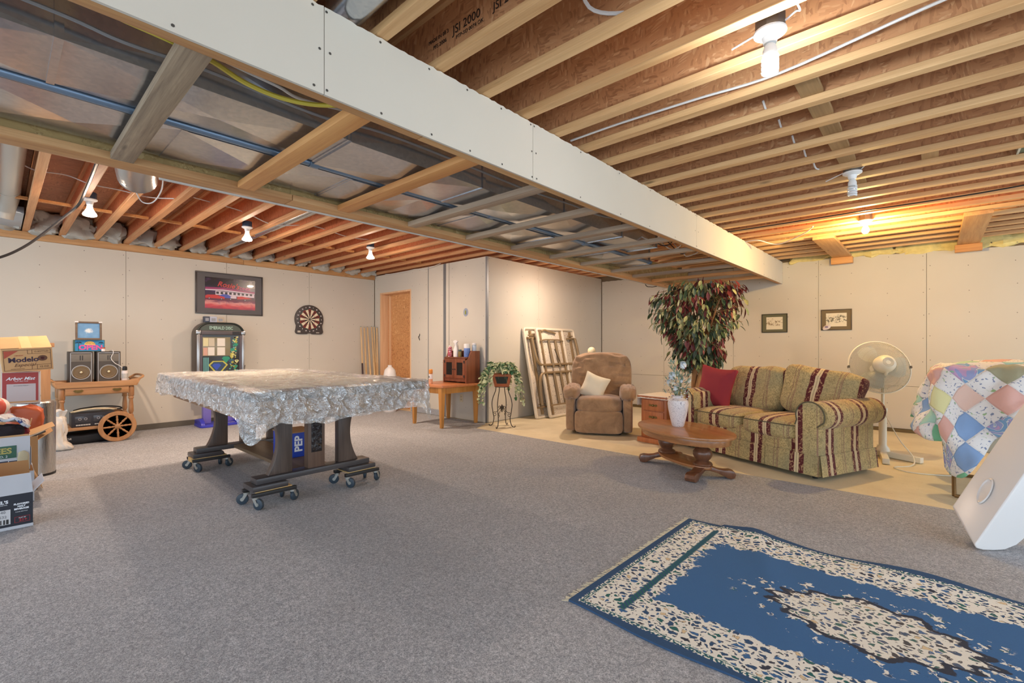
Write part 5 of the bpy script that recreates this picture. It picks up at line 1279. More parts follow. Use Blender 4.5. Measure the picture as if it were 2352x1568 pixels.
db = thing('dartboard', 'round electronic dartboard in a dark case on the white wall', 'dartboard', (-7.8985, 3.572, 1.59), HP)
M_case = mat('dart_case', rgb(66, 58, 54), .45, var=.1)
pts = arc(0, 0, .243, -.45, pi + .45, 30) + [(-.225, -.16), (-.238, -.21)] + arc(-.195, -.21, .04, pi, 1.5 * pi, 4) + [(-.05, -.25), (-.02, -.235), (.02, -.235), (.05, -.25)] + arc(.195, -.21, .04, -HP, 0, 4) + [(.238, -.21), (.225, -.16)]
MB().prism(pts, -.032, 0, 'y').build('case', M_case, db, bevel=.008)
DM = [mat('dart_cream', rgb(226, 208, 178), .6), mat('dart_maroon', rgb(92, 34, 26), .6), mat('dart_black', rgb(40, 28, 24), .6), mat('dart_red', rgb(176, 42, 40), .6), mat('dart_green', rgb(60, 92, 60), .6)]
for k in range(20):
    a0 = HP - pi / 20 + k * pi / 10; mb = MB()
    for r0, r1, mi in ((.018, .095, 2 if k % 2 == 0 else 0), (.095, .099, 3 if k % 2 == 0 else 4), (.099, .162, 1 if k % 2 == 0 else 0), (.162, .168, 3 if k % 2 == 0 else 4)):
        aa = [a0 + .008 + (pi / 10 - .016) * i / 3 for i in range(4)]
        p = [(r0 * cos(a), r0 * sin(a)) for a in aa] + [(r1 * cos(a), r1 * sin(a)) for a in aa[::-1]]
        mb.prism(p, -.040, -.0318, 'y', mi)
    mb.build('segment', DM, db, smooth=False)
MB().lathe([(0, -.042), (.009, -.042), (.016, -.040), (.016, -.032)], 14, T=Matrix.Rotation(-HP, 4, 'X') @ Matrix.Scale(-1, 4, (0, 0, 1)) @ Matrix.Scale(1, 4)).build('bullseye', mat('bull_grey', rgb(190, 190, 190), .4), db)
nums = [20, 5, 12, 9, 14, 11, 8, 16, 7, 19, 3, 17, 2, 15, 10, 6, 13, 4, 18, 1]
for k, n_ in enumerate(nums):
    a = HP + k * pi / 10; text(str(n_), .026, M_pwhite, db, (.205 * cos(a), -.0325, .205 * sin(a)), (HP, 0, 0), 'number', bold=.001)
MB().box((-.205, -.0335, -.225), (-.155, -.032, -.195)).build('display', mat('lcd', rgb(190, 182, 166), .3), db)
MB().box((.11, -.0335, -.232), (.165, -.032, -.218)).build('badge', mat('lcd', None), db)
# jukebox on its blue stand
jk = thing('jukebox', 'dark arched jukebox with an emerald gem panel against the white wall', 'jukebox', (-7.62, 2.175, .475), HP)
M_jk = mat('juke_body', rgb(72, 62, 56), .4, var=.1); M_chr = mat('juke_chrome', rgb(176, 174, 172), .25, .85); M_jg = mat('juke_green_trim', rgb(50, 58, 54), .35, .4)
W2, H2 = .305, 1.0
body = [(-W2, 0), (W2, 0)] + arc(W2 - .17, H2 - .17, .17, 0, HP, 8) + arc(-W2 + .17, H2 - .17, .17, HP, pi, 8)
MB().prism(body, .0, .262, 'y').build('body', M_jk, jk, bevel=.02)
inn = [(p[0] * .985, p[1] * .99) for p in arc(W2 - .17, H2 - .17, .17, 0, HP, 8) + arc(-W2 + .17, H2 - .17, .17, HP, pi, 8)]
MB().tube([(x, -.004, z) for x, z in inn], .013, 8).build('arch_trim', M_jg, jk)
for s in (-1, 1):
    MB().box((s * .285 - .018, -.012, 0.02), (s * .285 + .018, 0, .84)).build('side_trim', M_chr, jk, bevel=.004)
    MB().box((s * .25 - .016, -.008, 0.02), (s * .25 + .016, 0, .82)).build('side_strip', mat('juke_purple', rgb(84, 76, 82), .35), jk, bevel=.002)
    MB().box((s * .285 - .03, -.022, .83), (s * .285 + .03, 0, .88)).build('corner_cap', M_chr, jk, bevel=.006)
MB().box((-.25, -.016, .825), (.25, 0, .88)).build('crossbar', mat('juke_bar', rgb(84, 74, 74), .35), jk, bevel=.004)
MB().box((.14, -.0175, .83), (.24, -.015, .872)).build('slot', M_black, jk)
MB().prism([(-.26, .885), (.26, .885), (.24, .93), (.17, .968), (-.17, .968), (-.24, .93)], -.004, .002, 'y').build('header_panel', mat('juke_olive', rgb(70, 74, 56), .3), jk)
text('EMERALD DISC', .062, mat('juke_mint', rgb(166, 196, 178), .35), jk, (0, -.006, .92), (HP, 0, 0), sx=.72, bold=.001)
MB().box((-.232, -.004, .03), (.232, 0.002, .82)).build('glass_panel', mat('juke_glass', rgb(40, 34, 20), .12), jk)
Mc = [mat('gem_green', rgb(42, 140, 106), .3), mat('gem_yellow', rgb(186, 178, 66), .3), mat('gem_navy', rgb(46, 66, 92), .3), mat('gem_cream', rgb(206, 196, 130), .3), mat('gem_blue', rgb(48, 76, 176), .3), mat('gem_teal', rgb(96, 160, 146), .3)]
mb = MB(); rnd = random.Random(3)
def gem(x, z, s, mi, y=-.0055): poly(mb, [(x - s, z + s * .3), (x - s * .55, z + s * .75), (x + s * .55, z + s * .75), (x + s, z + s * .3), (x, z - s)], y, mi)
gem(-.04, .355, .125, 1); gem(-.04, .36, .10, 2, -.006); gem(-.06, .37, .055, 4, -.0065)
for (x, z, s, mi) in ((.06, .47, .055, 0), (.13, .53, .045, 1), (.14, .60, .04, 0), (.13, .44, .045, 2), (.19, .68, .03, 0), (.18, .36, .035, 0), (.20, .44, .03, 3), (.17, .74, .03, 3), (.2, .30, .025, 5)): gem(x, z, s, mi)
for k in range(60):
    u = rnd.random(); gem(.17 - .14 * (1 - u) * rnd.random() + .04 * rnd.random(), .22 + .58 * u, rnd.uniform(.008, .018), rnd.choice([1, 3, 3, 5, 0]), -.0058)
stuff(mb.build('gem_print', Mc, jk, smooth=False))
for i in range(4): MB().box((-.225 + .018 * i, -.008, .05), (-.212 + .018 * i, -.004, .50)).build('light_strip', mat('juke_aqua', rgb(96, 150, 146), .3), jk)
MB().box((-.235, -.012, .52), (.115, -.004, .79)).build('card_holder', mat('clear_grey', rgb(134, 126, 100), .2), jk, bevel=.002)
for x0, z0, x1, z1, m in ((-.228, .66, -.165, .775, 'card_buff'), (-.16, .66, -.088, .775, 'card_tan'), (-.228, .53, -.175, .64, 'card_rose'), (-.17, .53, -.088, .645, 'card_white'), (-.055, .66, .045, .775, 'card_white'), (-.055, .53, .045, .645, 'card_white')):
    MB().box((x0, -.0138, z0), (x1, -.012, z1)).build('song_card', mat(m, dict(card_buff=rgb(214, 204, 156), card_tan=rgb(196, 184, 160), card_rose=rgb(206, 160, 140), card_white=rgb(222, 214, 200))[m], .6), jk)
bs = thing('display_stand', 'blue plastic stand with white lettering under the jukebox', 'stand', (-7.58, 2.175, .007), HP)
M_bl = mat('violet_blue_plastic', rgb(62, 66, 190), .35)
MB().prism(rrect(-.30, -.14, .22, .22, .05), 0, .035, 'z').build('base', M_bl, bs, bevel=.008)
for x in (-.265, .18): MB().prism([(-.13, .035), (.2, .035), (.2, .09), (.0, .12), (-.1, .08)], x - .025, x + .025, 'x').build('side_cheek', M_bl, bs, bevel=.006)
MB().box((-.23, .02, .035), (-.13, .10, .44)).build('post', mat('lilac_plastic', rgb(120, 110, 190), .35), bs, bevel=.01)
MB().box((.08, .02, .035), (.18, .10, .44)).build('post', mat('lilac_plastic', None), bs, bevel=.01)
MB().box((-.27, .0, .44), (.27, .2, .468)).build('shelf', M_bl, bs, bevel=.004)
text('YAMO', .05, M_pwhite, bs, (.08, -.06, .0355), (0, 0, 0), bold=.002)
GJ = 'small boxes on top of the jukebox'
for x, w, h, m, l in ((-.15, .035, .085, mat('navy_box', rgb(60, 68, 84), .5), 'dark navy box standing on the jukebox'), (-.07, .045, .085, mat('pale_blue_box', rgb(178, 184, 200), .5), 'pale blue box in the middle of the jukebox top'), (.02, .045, .08, mat('tan_box', rgb(190, 174, 152), .6), 'tan carton on the jukebox, farthest from the cart')):
    b = thing('small_box', l, 'box', (-7.72, 2.175 + x, 1.476), HP, group=GJ)
    MB().box((-w, 0, 0), (w, .08, h)).build('carton_body', m, b, bevel=.003); MB().box((-w * .96, .002, h), (w * .96, .078, h + .002)).build('lid', m, b)
    MB().box((-w * .6, -.001, h * .25), (w * .6, .0, h * .75)).build('label_patch', mat('label_grey', rgb(150, 152, 158), .5), b)
cable('cord', [(-7.66, 2.50, .85), (-7.8, 2.53, .7), (-7.84, 2.52, .4), (-7.84, 2.6, .12)], .005, M_black, 'black power cord hanging down the side of the jukebox', 'cord')
# cue sticks leaning in the corner
M_cue = wood('maple_cue', rgb(206, 166, 110), rgb(228, 196, 146), 2, .4); GC = 'cue sticks leaning in the corner'
for i, (x0, y0, x1, y1, L) in enumerate(((-7.60, 4.44, -7.87, 4.53, 1.49), (-7.60, 4.51, -7.87, 4.60, 1.48), (-7.58, 4.60, -7.87, 4.665, 1.49), (-7.58, 4.68, -7.86, 4.745, 1.5), (-7.66, 4.74, -7.86, 4.80, 1.5), (-7.60, 4.72, -7.79, 4.815, 1.48))):
    q = thing('cue_stick', ['cue stick with a dark grip nearest the dartboard, leaning in the corner', 'second cue stick from the dartboard in the corner row', 'cue stick third from the dartboard in the corner row', 'cue stick third from the OSB doorway in the corner row', 'cue stick second from the OSB doorway in the corner row', 'cue stick nearest the OSB doorway in the corner row'][i], 'cue', (0, 0, 0), group=GC)
    a = Vector((x0, y0, .008)); b = Vector((x1, y1, L)); g_ = a.lerp(b, .55)
    MB().tube([a, g_], [.019, .016], 8).build('butt', M_cue if i else mat('dark_grip', rgb(70, 46, 42), .5), q); MB().tube([g_, b], [.016, .010], 8).build('shaft', M_cue, q); MB().cyl(b, b + (b - a).normalized() * .012, .010, n=8).build('tip', mat('cue_tip', rgb(120, 150, 150), .8), q)
t = bottle('jug', 'white plastic jug just visible behind the pool table', (-6.95, 4.55, .007), [(0, 0), (.10, 0), (.11, .02), (.11, .62), (.09, .72), (.04, .77), (0, .77)], M_pwhite, [('cap', [(.035, .77), (.035, .80), (0, .80)], M_pwhite)], 'jug')
# wall plaque, outlets, loose switch wire
wpq = thing('wall_plaque', 'small round printed plaque on the storage room wall', 'plaque', (-5.33, 4.8385, 1.656))
MB().lathe([(0, -.009), (.048, -.009), (.054, -.006), (.056, 0), (0, 0)], 28, T=Matrix.Rotation(-HP, 4, 'X') @ Matrix.Scale(-1, 4, (0, 0, 1)), sy=1.15).build('disc', mat('plaque_rim', rgb(150, 158, 176), .5), wpq)
MB().lathe([(0, -.0105), (.042, -.0105), (.042, -.008)], 24, T=Matrix.Rotation(-HP, 4, 'X') @ Matrix.Scale(-1, 4, (0, 0, 1)), sy=1.15).build('print', mat('plaque_face', rgb(216, 216, 196), .5), wpq)
MB().prism([(-.012, -.03), (.014, -.03), (.006, .0), (.014, .018), (0, .034), (-.01, .01)], -.0118, -.0106, 'y').build('bird_print', mat('plaque_green', rgb(170, 176, 70), .5), wpq)
def outlet(label, loc, rz):
    t = thing('wall_outlet', label, 'outlet', loc, rz)
    MB().box((-.036, -.005, -.058), (.036, 0, .058)).build('cover_plate', mat('almond_plate', rgb(214, 200, 168), .5), t, bevel=.002)
    for z in (-.022, .022):
        MB().prism(arc(0, z, .015, 0, 2 * pi, 12)[:-1], -.0065, -.005, 'y').build('socket', mat('almond_socket', rgb(190, 172, 136), .5), t)
        for x in (-.006, .006): MB().box((x - .001, -.0072, z - .004), (x + .001, -.0064, z + .005)).build('slot', M_black, t)
outlet('wall outlet under the small side table', (-5.43, 4.8395, .33), 0)
outlet('wall outlet near the floor beside the iron plant stand', (-4.8695, 5.66, .25), HP)
outlet('uncovered wall outlet beside the hanging quilt', (-.02, 8.0365, .36), 0)
cable('switch_wire', [(-6.495, 4.84, 1.345), (-6.49, 4.83, 1.315), (-6.51, 4.828, 1.29), (-6.495, 4.83, 1.26), (-6.5, 4.84, 1.235)], .006, M_black, 'loose black wire end poking from the wall beside the doorway', 'wire')
# framed sketches on the back wall
def sketch_m(name, seed, tint):
    t = NT(name); v = t.obj(); s = t.sep(v); n = t.noise(t.map(v, (1, 1, 1), loc=(seed, 0, 0)), 34, 4, .7); n2 = t.noise(t.map(v, (1, 1, 3), loc=(seed, 0, 0)), 12, 3)
    band = t.ramp(t.math('ADD', t.math('MULTIPLY', s[2], 5.0), t.math('MULTIPLY', n2.outputs[0], .9)), [(.2, (0, 0, 0)), (.38, (1, 1, 1)), (.6, (1, 1, 1)), (.8, (0, 0, 0))])
    k = t.math('MULTIPLY', band, t.ramp(n.outputs[0], [(.48, (0, 0, 0)), (.56, (1, 1, 1))]))
    t.P(color=t.mix(k, rgb(226, 216, 190), tint), rough=.5); return t.m
for x, z, w, h, l, fm, mm, sm_, iw, ih in ((-1.81, 1.488, .354, .288, 'framed sketch of trees in a green-grey mat, nearer the tree', rgb(60, 56, 36), rgb(102, 100, 74), ('sketch_a', 1.0, rgb(140, 118, 84)), .225, .19), (-1.023, 1.512, .366, .298, 'framed sketch of cars in a brown mat, above the fan', rgb(74, 60, 38), rgb(116, 98, 66), ('sketch_b', 7.0, rgb(110, 104, 84)), .245, .19)):
    t = thing('framed_sketch', l, 'picture', (x, 8.0365, z))
    pic_frame(t, w, h, mat('skf%s' % x, fm, .4), .012, .016)
    MB().box((-w / 2 + .01, -.009, -h / 2 + .01), (w / 2 - .01, -.001, h / 2 - .01)).build('mat_board', mat('skm%s' % x, mm, .6), t)
    mb = MB(); quad(mb, -iw / 2, -ih / 2, iw / 2, ih / 2, -.0096); mb.build('drawing', sketch_m(*sm_), t, smooth=False)
bd = thing('painted_stone', 'small pale oval badge hung on the corner of the brown-matted sketch', 'ornament', (-1.135, 8.018, 1.405))
MB().soft((0, -.01, 0), (.05, .012, .035), 2.3, 6, lambda p, r: p + Vector((0, 0, .3 * p.x))).build('stone', mat('pale_stone', rgb(214, 200, 196), .6), bd)
MB().prism(oval(.022, .012, 14), -.0235, -.021, 'y', T=Matrix.Translation((0, 0, .006))).build('painted_mark', mat('mauve_paint', rgb(120, 104, 140), .6), bd)

# ------------------------------------------------------------------ serving cart with its load
W_oak = wood('oak', rgb(150, 104, 64), rgb(192, 146, 100), 0, .45); W_oakz = wood('oak_z', rgb(146, 98, 60), rgb(186, 138, 92), 2, .45)
ca = thing('serving_cart', 'oak tea cart with a spoked wheel, loaded with speakers', 'cart', (-7.2, .795, .007), HP)
DX, DY = .335, .52      # half length, depth
MB().box((-DX, 0.02, .665), (DX, DY, .69)).build('tray_floor', W_oak, ca, bevel=.003)
MB().prism([(-DX - .01, .655), (DX + .01, .655), (DX + .035, .735), (DX - .02, .735), (DX - .06, .72), (-DX + .06, .72), (-DX + .02, .735), (-DX - .035, .735)], 0, .022, 'y').build('tray_rail', W_oak, ca, bevel=.004)
MB().box((-DX, DY - .02, .66), (DX, DY, .72)).build('tray_rail', W_oak, ca, bevel=.004)
for s in (-1, 1):
    MB().prism([(s * DX, .655), (s * (DX + .022), .655), (s * (DX + .06), .74), (s * (DX + .04), .745)], .0, DY, 'y').build('tray_end', W_oak, ca, bevel=.004)
    MB().tube(smooth_path([(s * (DX + .02), .02, .72), (s * (DX + .085), .04, .765), (s * (DX + .085), DY - .04, .765), (s * (DX + .02), DY - .02, .72)], 5), .014, 8).build('handle', W_oak, ca)
MB().box((-DX + .04, .03, .565), (DX - .04, DY - .02, .665)).build('drawer_case', W_oak, ca)
dr = MB().box((-DX + .055, .012, .575), (DX - .055, .034, .655)).build('drawer', W_oak, ca, bevel=.006)
for x in (-.17, .17):
    MB().prism([(-.045, .004), (-.03, .016), (0, .012), (.03, .016), (.045, .004), (.03, -.014), (0, -.02), (-.03, -.014)], .008, .0125, 'y', T=Matrix.Translation((x, 0, .617))).build('backplate', M_brass, dr)
    MB().tube(smooth_path([(x - .028, .008, .62), (x - .02, -.006, .61), (x + .02, -.006, .61), (x + .028, .008, .62)], 4), .004, 6).build('pull', M_brass, dr)
tp = [(.024, .655), (.03, .64), (.03, .53), (.022, .52), (.028, .505), (.018, .48), (.024, .40), (.026, .34), (.016, .31), (.026, .29), (.026, .20), (.018, .14), (.022, .1), (.014, .0)]
for s in (-1, 1):
    for y in (.05, DY - .05):
        z_end = 0 if s < 0 else .16
        MB().lathe([(r, z) for r, z in tp if z >= z_end], 14, (s * (DX - .03), y, 0)).build('leg', W_oakz, ca)
MB().box((-DX + .03, .03, .165), (DX - .03, DY - .03, .20)).build('shelf', W_oak, ca, bevel=.006)
MB().cyl((.17, -.02, .178), (.17, DY + .02, .178), .012, n=10).build('axle', W_oak, ca)
for y in (-.012, DY + .012):
    T = Matrix.Translation((.17, y, .178)) @ Matrix.Rotation(HP, 4, 'X')
    w = MB(); w.lathe([(.135, -.014), (.172, -.014), (.178, -.008), (.178, .008), (.172, .014), (.135, .014), (.13, 0), (.135, -.014)], 40, T=T)
    w = w.build('wheel', W_oakz, ca)
    MB().lathe([(0, -.022), (.018, -.02), (.03, -.012), (.03, .012), (.018, .02), (0, .022)], 16, T=T).build('hub', W_oak, w)
    for k in range(8):
        a = k * pi / 4 + .05
        pr = [(.025, .008), (.045, .012), (.055, .007), (.075, .013), (.1, .009), (.115, .012), (.133, .007)]
        MB().tube([tuple(T @ Vector((r * cos(a), r * sin(a), 0))) for r, q in pr], [q for r, q in pr], 8).build('spoke', W_oakz, w)
# speakers, sign, picture
M_spk = mat('speaker_case', rgb(58, 48, 40), .5); M_spg = mat('speaker_baffle', rgb(74, 68, 62), .55); M_sil = mat('silver_trim', rgb(176, 172, 168), .35, .5); M_horn = mat('speaker_horn', rgb(112, 106, 96), .5, var=.12, vscale=40); M_cone = mat('cone_brown', rgb(110, 92, 64), .45)
def speaker(y, w, label):
    t = thing('speaker', label, 'speaker', (-7.44, y, .6975), HP, group='pair of old speakers on the cart')
    h = .375
    MB().box((-w / 2, 0, 0), (w / 2, .22, h)).build('case', M_spk, t, bevel=.004)
    MB().box((-w / 2 + .012, -.004, .012), (w / 2 - .012, .002, h - .012)).build('baffle', M_spg, t)
    f = MB()
    for a, b in (((-w / 2 + .012, .012), (-w / 2 + .018, h - .012)), ((w / 2 - .018, .012), (w / 2 - .012, h - .012)), ((-w / 2 + .012, h - .018), (w / 2 - .012, h - .012)), ((-w / 2 + .012, .012), (w / 2 - .012, .018))): f.box((a[0], -.006, a[1]), (b[0], -.003, b[1]))
    f.build('trim', M_sil, t)
    MB().box((-w / 2 + .02, -.008, .255), (w / 2 - .02, -.003, .345)).build('horn_panel', M_horn, t, bevel=.002)
    for x in (-.012, .008): MB().box((x, -.010, .272), (x + .008, -.0075, .328)).build('horn_slot', M_black, t)
    Tz = Matrix.Translation((0, -.003, .13)) @ Matrix.Rotation(HP, 4, 'X')
    MB().lathe([(.078, 0), (.085, .001), (.085, .008), (.078, .008), (.076, 0)], 36, T=Tz).build('ring', M_sil, t)
    MB().lathe([(.077, .002), (.066, .006), (.058, .002), (.03, -.0), (.024, .001), (.02, .006), (0, .009)], 32, T=Tz).build('cone', M_cone, t)
    MB().lathe([(.012, .009), (.006, .012), (0, .013)], 16, T=Tz).build('dust_cap', mat('bright_cap', rgb(210, 200, 170), .3, .6), t)
    return t
speaker(.668, .212, 'black speaker on the cart, at the end nearer the cardboard boxes')
speaker(.916, .224, 'black speaker on the cart, at the end nearer the jukebox')
sg = thing('open_sign', 'teal sign box reading OPEN in pink letters, lying on the speakers', 'sign', (-7.47, .748, 1.0735), HP)
M_sgn = mat('sign_face', rgb(42, 132, 176), .4, var=.08)
MB().box((-.135, 0, 0), (.135, .16, .138)).build('sign_case', mat('sign_green', rgb(62, 92, 70), .5), sg, bevel=.003)
MB().box((-.13, -.002, .005), (.13, .001, .133)).build('sign_face', M_sgn, sg)
MB().prism([(.05 * cos(a * pi / 10), .078 + .045 * sin(a * pi / 10)) for a in range(11)], -.0035, -.002, 'y').build('sun', mat('sign_sun', rgb(224, 186, 92), .4), sg)
text("We're", .034, mat('sign_brown', rgb(126, 84, 40), .4), sg, (0, -.0038, .098), (HP, 0, 0), shear=.2)
text('OPEN', .078, mat('sign_pink', rgb(224, 84, 150), .4), sg, (.008, -.004, .045), (HP, 0, 0), bold=.003, sx=1.05)
Mpalm = mat('sign_palm', rgb(24, 52, 74), .4)
for x, s in ((-.10, 1), (.10, .8)):
    p = MB(); p.prism([(x - .003, .01), (x + .003, .01), (x + .004 * s, .1), (x - .001, .1)], -.0035, -.002, 'y')
    for k in range(6):
        a = k * pi / 5 + .05; p.prism([(x, .1), (x + .028 * s * cos(a - .15), .1 + .018 * s * sin(a - .15) - .003), (x + .034 * s * cos(a), .1 + .016 * s * sin(a) - .008), (x + .026 * s * cos(a + .2), .1 + .02 * s * sin(a + .2))], -.0036, -.002, 'y')
    p.build('palm_print', Mpalm, sg, smooth=False)
bp = thing('framed_picture', 'framed blue underwater picture standing on the sign box', 'picture', (-7.45, .735, 1.319), rot=(-.06, 0, HP))
pic_frame(bp, .235, .215, wood('brown_frame', rgb(84, 66, 50), rgb(120, 98, 76), 0, .5), .02, .02)
def _sea():
    t = NT('blue_print'); v = t.obj(); g_ = t.n('ShaderNodeVectorMath', {0: t.map(v, (1, 1, 1.4))}, operation='LENGTH').outputs[1]
    n = t.noise(v, 60, 3); f = t.math('ADD', g_, t.math('MULTIPLY', t.math('SUBTRACT', n.outputs[0], .5), .06))
    c = t.mix(t.ramp(f, [(.02, (1, 1, 1)), (.045, (0, 0, 0))]), t.mix(t.noise(v, 14, 3).outputs[0], rgb(84, 134, 182), rgb(136, 176, 206)), rgb(222, 226, 224))
    t.P(color=c, rough=.2); return t.m
mb = MB(); quad(mb, -.0975, -.0875, .0975, .0875, -.008); mb.build('print', _sea(), bp, smooth=False)
MB().box((-.1, -.006, -.09), (.1, -.001, .09)).build('backing', mat('buff_card', rgb(200, 190, 150), .7), bp)
for s in (-1, 1): MB().box((s * .105 - .016, -.0225, .094), (s * .105 + .016, -.0005, .1095)).build('corner_guard', M_pwhite, bp, bevel=.002)
bottle('jar', 'small white jar with an orange lid in front of the sign letters', (-7.42, .862, 1.0735), cyl_prof(.018, .036), M_pwhite, [('lid', [(.018, .034), (.019, .036), (.019, .048), (0, .048)], mat('orange_lid', rgb(196, 84, 50), .4))], 'jar')
bottle('bottle', 'white bottle with a black cap at the end of the cart', (-7.42, 1.065, .6975), cyl_prof(.032, .14), M_pwhite, [('cap', [(.02, .14), (.024, .15), (.022, .185), (.012, .192), (0, .192)], M_black), ('label_band', [(.0324, .04), (.0326, .042), (.0326, .1), (.0324, .102)], mat('grey_label', rgb(186, 186, 182), .5, var=.3, vscale=90))])
cable('speaker_wire', [(-7.5, .93, 1.075), (-7.425, .95, 1.085), (-7.42, .955, 1.05), (-7.425, .935, .99), (-7.42, .97, .93), (-7.415, 1.01, .90), (-7.42, 1.05, .86)], .004, M_white_cable, 'white wire hanging down the front of the second speaker', 'wire')
ds = thing('cassette_deck', 'black double cassette stereo on the cart shelf', 'stereo', (-7.25, .76, .2075), HP)
M_deck_ = mat('stereo_body', rgb(46, 44, 50), .4)
MB().box((-.19, 0, 0), (.19, .26, .155)).build('case', M_deck_, ds, bevel=.004)
for x in (-.165, -.005):
    b = MB().box((x, -.006, .05), (x + .14, .001, .125)).build('cassette_door', mat('smoked_door', rgb(60, 60, 66), .2), ds, bevel=.002)
    for xx in (.045, .095): MB().lathe([(.015, 0), (.015, .003), (.009, .003), (.009, 0)], 16, T=Matrix.Translation((x + xx, -.0055, .092)) @ Matrix.Rotation(HP, 4, 'X')).build('reel', mat('reel_grey', rgb(150, 150, 156), .4), b)
    for k in range(6): MB().box((x + .012 + k * .021, -.009, .018), (x + .03 + k * .021, .001, .03)).build('key', mat('key_grey', rgb(196, 194, 190), .4), ds)
for x in (.155, .175): MB().lathe([(.010, 0), (.010, .01), (0, .01)], 12, T=Matrix.Translation((x - .002, 0, .1)) @ Matrix.Rotation(HP, 4, 'X')).build('dial', mat('dial_silver', rgb(190, 190, 190), .3, .5), ds)
ch = thing('cord_bundle', 'bundle of cream cord lying on the cassette stereo', 'cord', (-7.34, .77, .365))
rnd = random.Random(8)
for k in range(9):
    r0 = .006; y = -.05 + .011 * k; p = [(-.02 - y * .4 + rnd.uniform(-.02, .02), -.19 + rnd.uniform(-.02, .02), .008), (-.03 - y * .6, -.1, .02 + .012 * rnd.random()), (-.01 - y, .0, .028 + .012 * rnd.random()), (-.01 - y * .5, .1, .024 + .01 * rnd.random()), (rnd.uniform(-.02, .02), .19 + rnd.uniform(-.02, .02), .012)]
    MB().tube(smooth_path(p, 4), r0, 6).build('strand', mat('cream_cord', rgb(206, 192, 160), .7), ch)
cable('cord', [(-7.42, .60, .385), (-7.46, .68, .40), (-7.48, .85, .41), (-7.45, 1.0, .395), (-7.40, 1.03, .375), (-7.38, .95, .37)], .008, M_black, 'thick black cord looped behind the cream bundle', 'cord')
bg = thing('black_bag', 'flat black bag on the carpet under the cart shelf', 'bag', (-7.33, .72, .0072), HP)
MB().soft((0, .08, .066), (.27, .13, .066), 5, 10, lambda p, r: p + Vector((0, 0, .012 * fbm(p.x * 8, p.y * 8)))).build('bag_body', mat('black_fabric', rgb(20, 20, 24), .5), bg)
text('NOR', .03, M_pwhite, bg, (-.18, -.0525, .07), (HP, 0, 0), shear=.2)
sk_ = thing('plastic_sack', 'crumpled white plastic sack standing between the steel bin and the cart', 'sack', (-7.03, .44, .0072))
def sackf(p, r):
    a = math.atan2(r[1], r[0]); k = fbm(r[0] * 3 + 2, r[1] * 3, p.z * 9)
    s = 1 + .25 * k + (.5 * max(0, .09 - p.z) / .09 if p.z < .09 else 0)
    return Vector((p.x * s, p.y * s + (.06 * (1 - p.z / .09) if p.z < .09 else 0), max(0.0, p.z)))
M_sack = mat('white_sack', rgb(216, 208, 196), .4, var=.06, bump=.8, bscale=22)
MB().soft((0, 0, .19), (.082, .075, .19), 4, 14, sackf).build('sack_body', M_sack, sk_)
MB().grid(lambda u, w: ((.05 + .03 * w + .008 * sin(u * 44)) * cos(2 * pi * u), (.05 + .03 * w + .008 * sin(u * 44)) * sin(2 * pi * u), .36 + .07 * w + .01 * sin(u * 30)), 40, 5, wu=True).build('sack_neck', mat('clear_film', rgb(214, 212, 208), .25), sk_)

# ------------------------------------------------------------------ pile of cartons by the steel bin
M_kraft = mat('kraft_board', rgb(202, 160, 112), .8, var=.05, vscale=16); M_kraft_d = mat('kraft_inside', rgb(170, 126, 80), .85, var=.05)
M_whbox = mat('white_board', rgb(196, 198, 204), .6, var=.06, vscale=12)
def open_box(name, label, loc, rz, sx, sy, h, mo, mi, cat='box', rot=None):
    """box with open top: local x along the wall direction, front at y=0"""
    t = thing(name, label, cat, loc, rz, rot=rot); w = .004
    MB().box((-sx, 0, 0), (sx, w, h)).box((-sx, sy - w, 0), (sx, sy, h)).box((-sx, w, 0), (-sx + w, sy - w, h)).box((sx - w, w, 0), (sx, sy - w, h)).box((-sx, 0, 0), (sx, sy, w)).build('carton_body', [mo], t, smooth=False)
    return t
def flap(t, m, p, e, d, name='flap', th=.003):
    """flap hinged along p..p+e, reaching out by d"""
    p, e, d = Vector(p), Vector(e), Vector(d); n = e.cross(d).normalized() * th
    q = [p, p + e, p + e * .97 + d, p + e * .03 + d]
    return MB().add(q + [v + n for v in q], [(0, 1, 2, 3), (7, 6, 5, 4), (0, 4, 5, 1), (1, 5, 6, 2), (2, 6, 7, 3), (3, 7, 4, 0)]).build(name, m, t, smooth=False)
# steel bin
bn = thing('steel_bin', 'brushed steel pedal bin behind the open cartons', 'bin', (-5.85, .232, .0072))
def _brushed():
    t = NT('brushed_steel'); v = t.obj(); n = t.noise(t.map(v, (60, 60, 1.2)), 4, 2)
    t.P(color=rgb(192, 190, 186), metal=1.0, rough=t.ramp(n.outputs[0], [(.3, (.22,) * 3), (.7, (.34,) * 3)])); return t.m
M_steel = _brushed()
MB().lathe([(0, 0), (.128, 0), (.13, .02), (0, .02)], 40).build('base_ring', M_black, bn)
MB().lathe([(.127, .02), (.127, .60), (0, .60)], 40).build('bin_body', M_steel, bn)
MB().lathe([(.131, .60), (.131, .635), (.12, .648), (0, .65)], 40).build('lid', M_steel, bn)
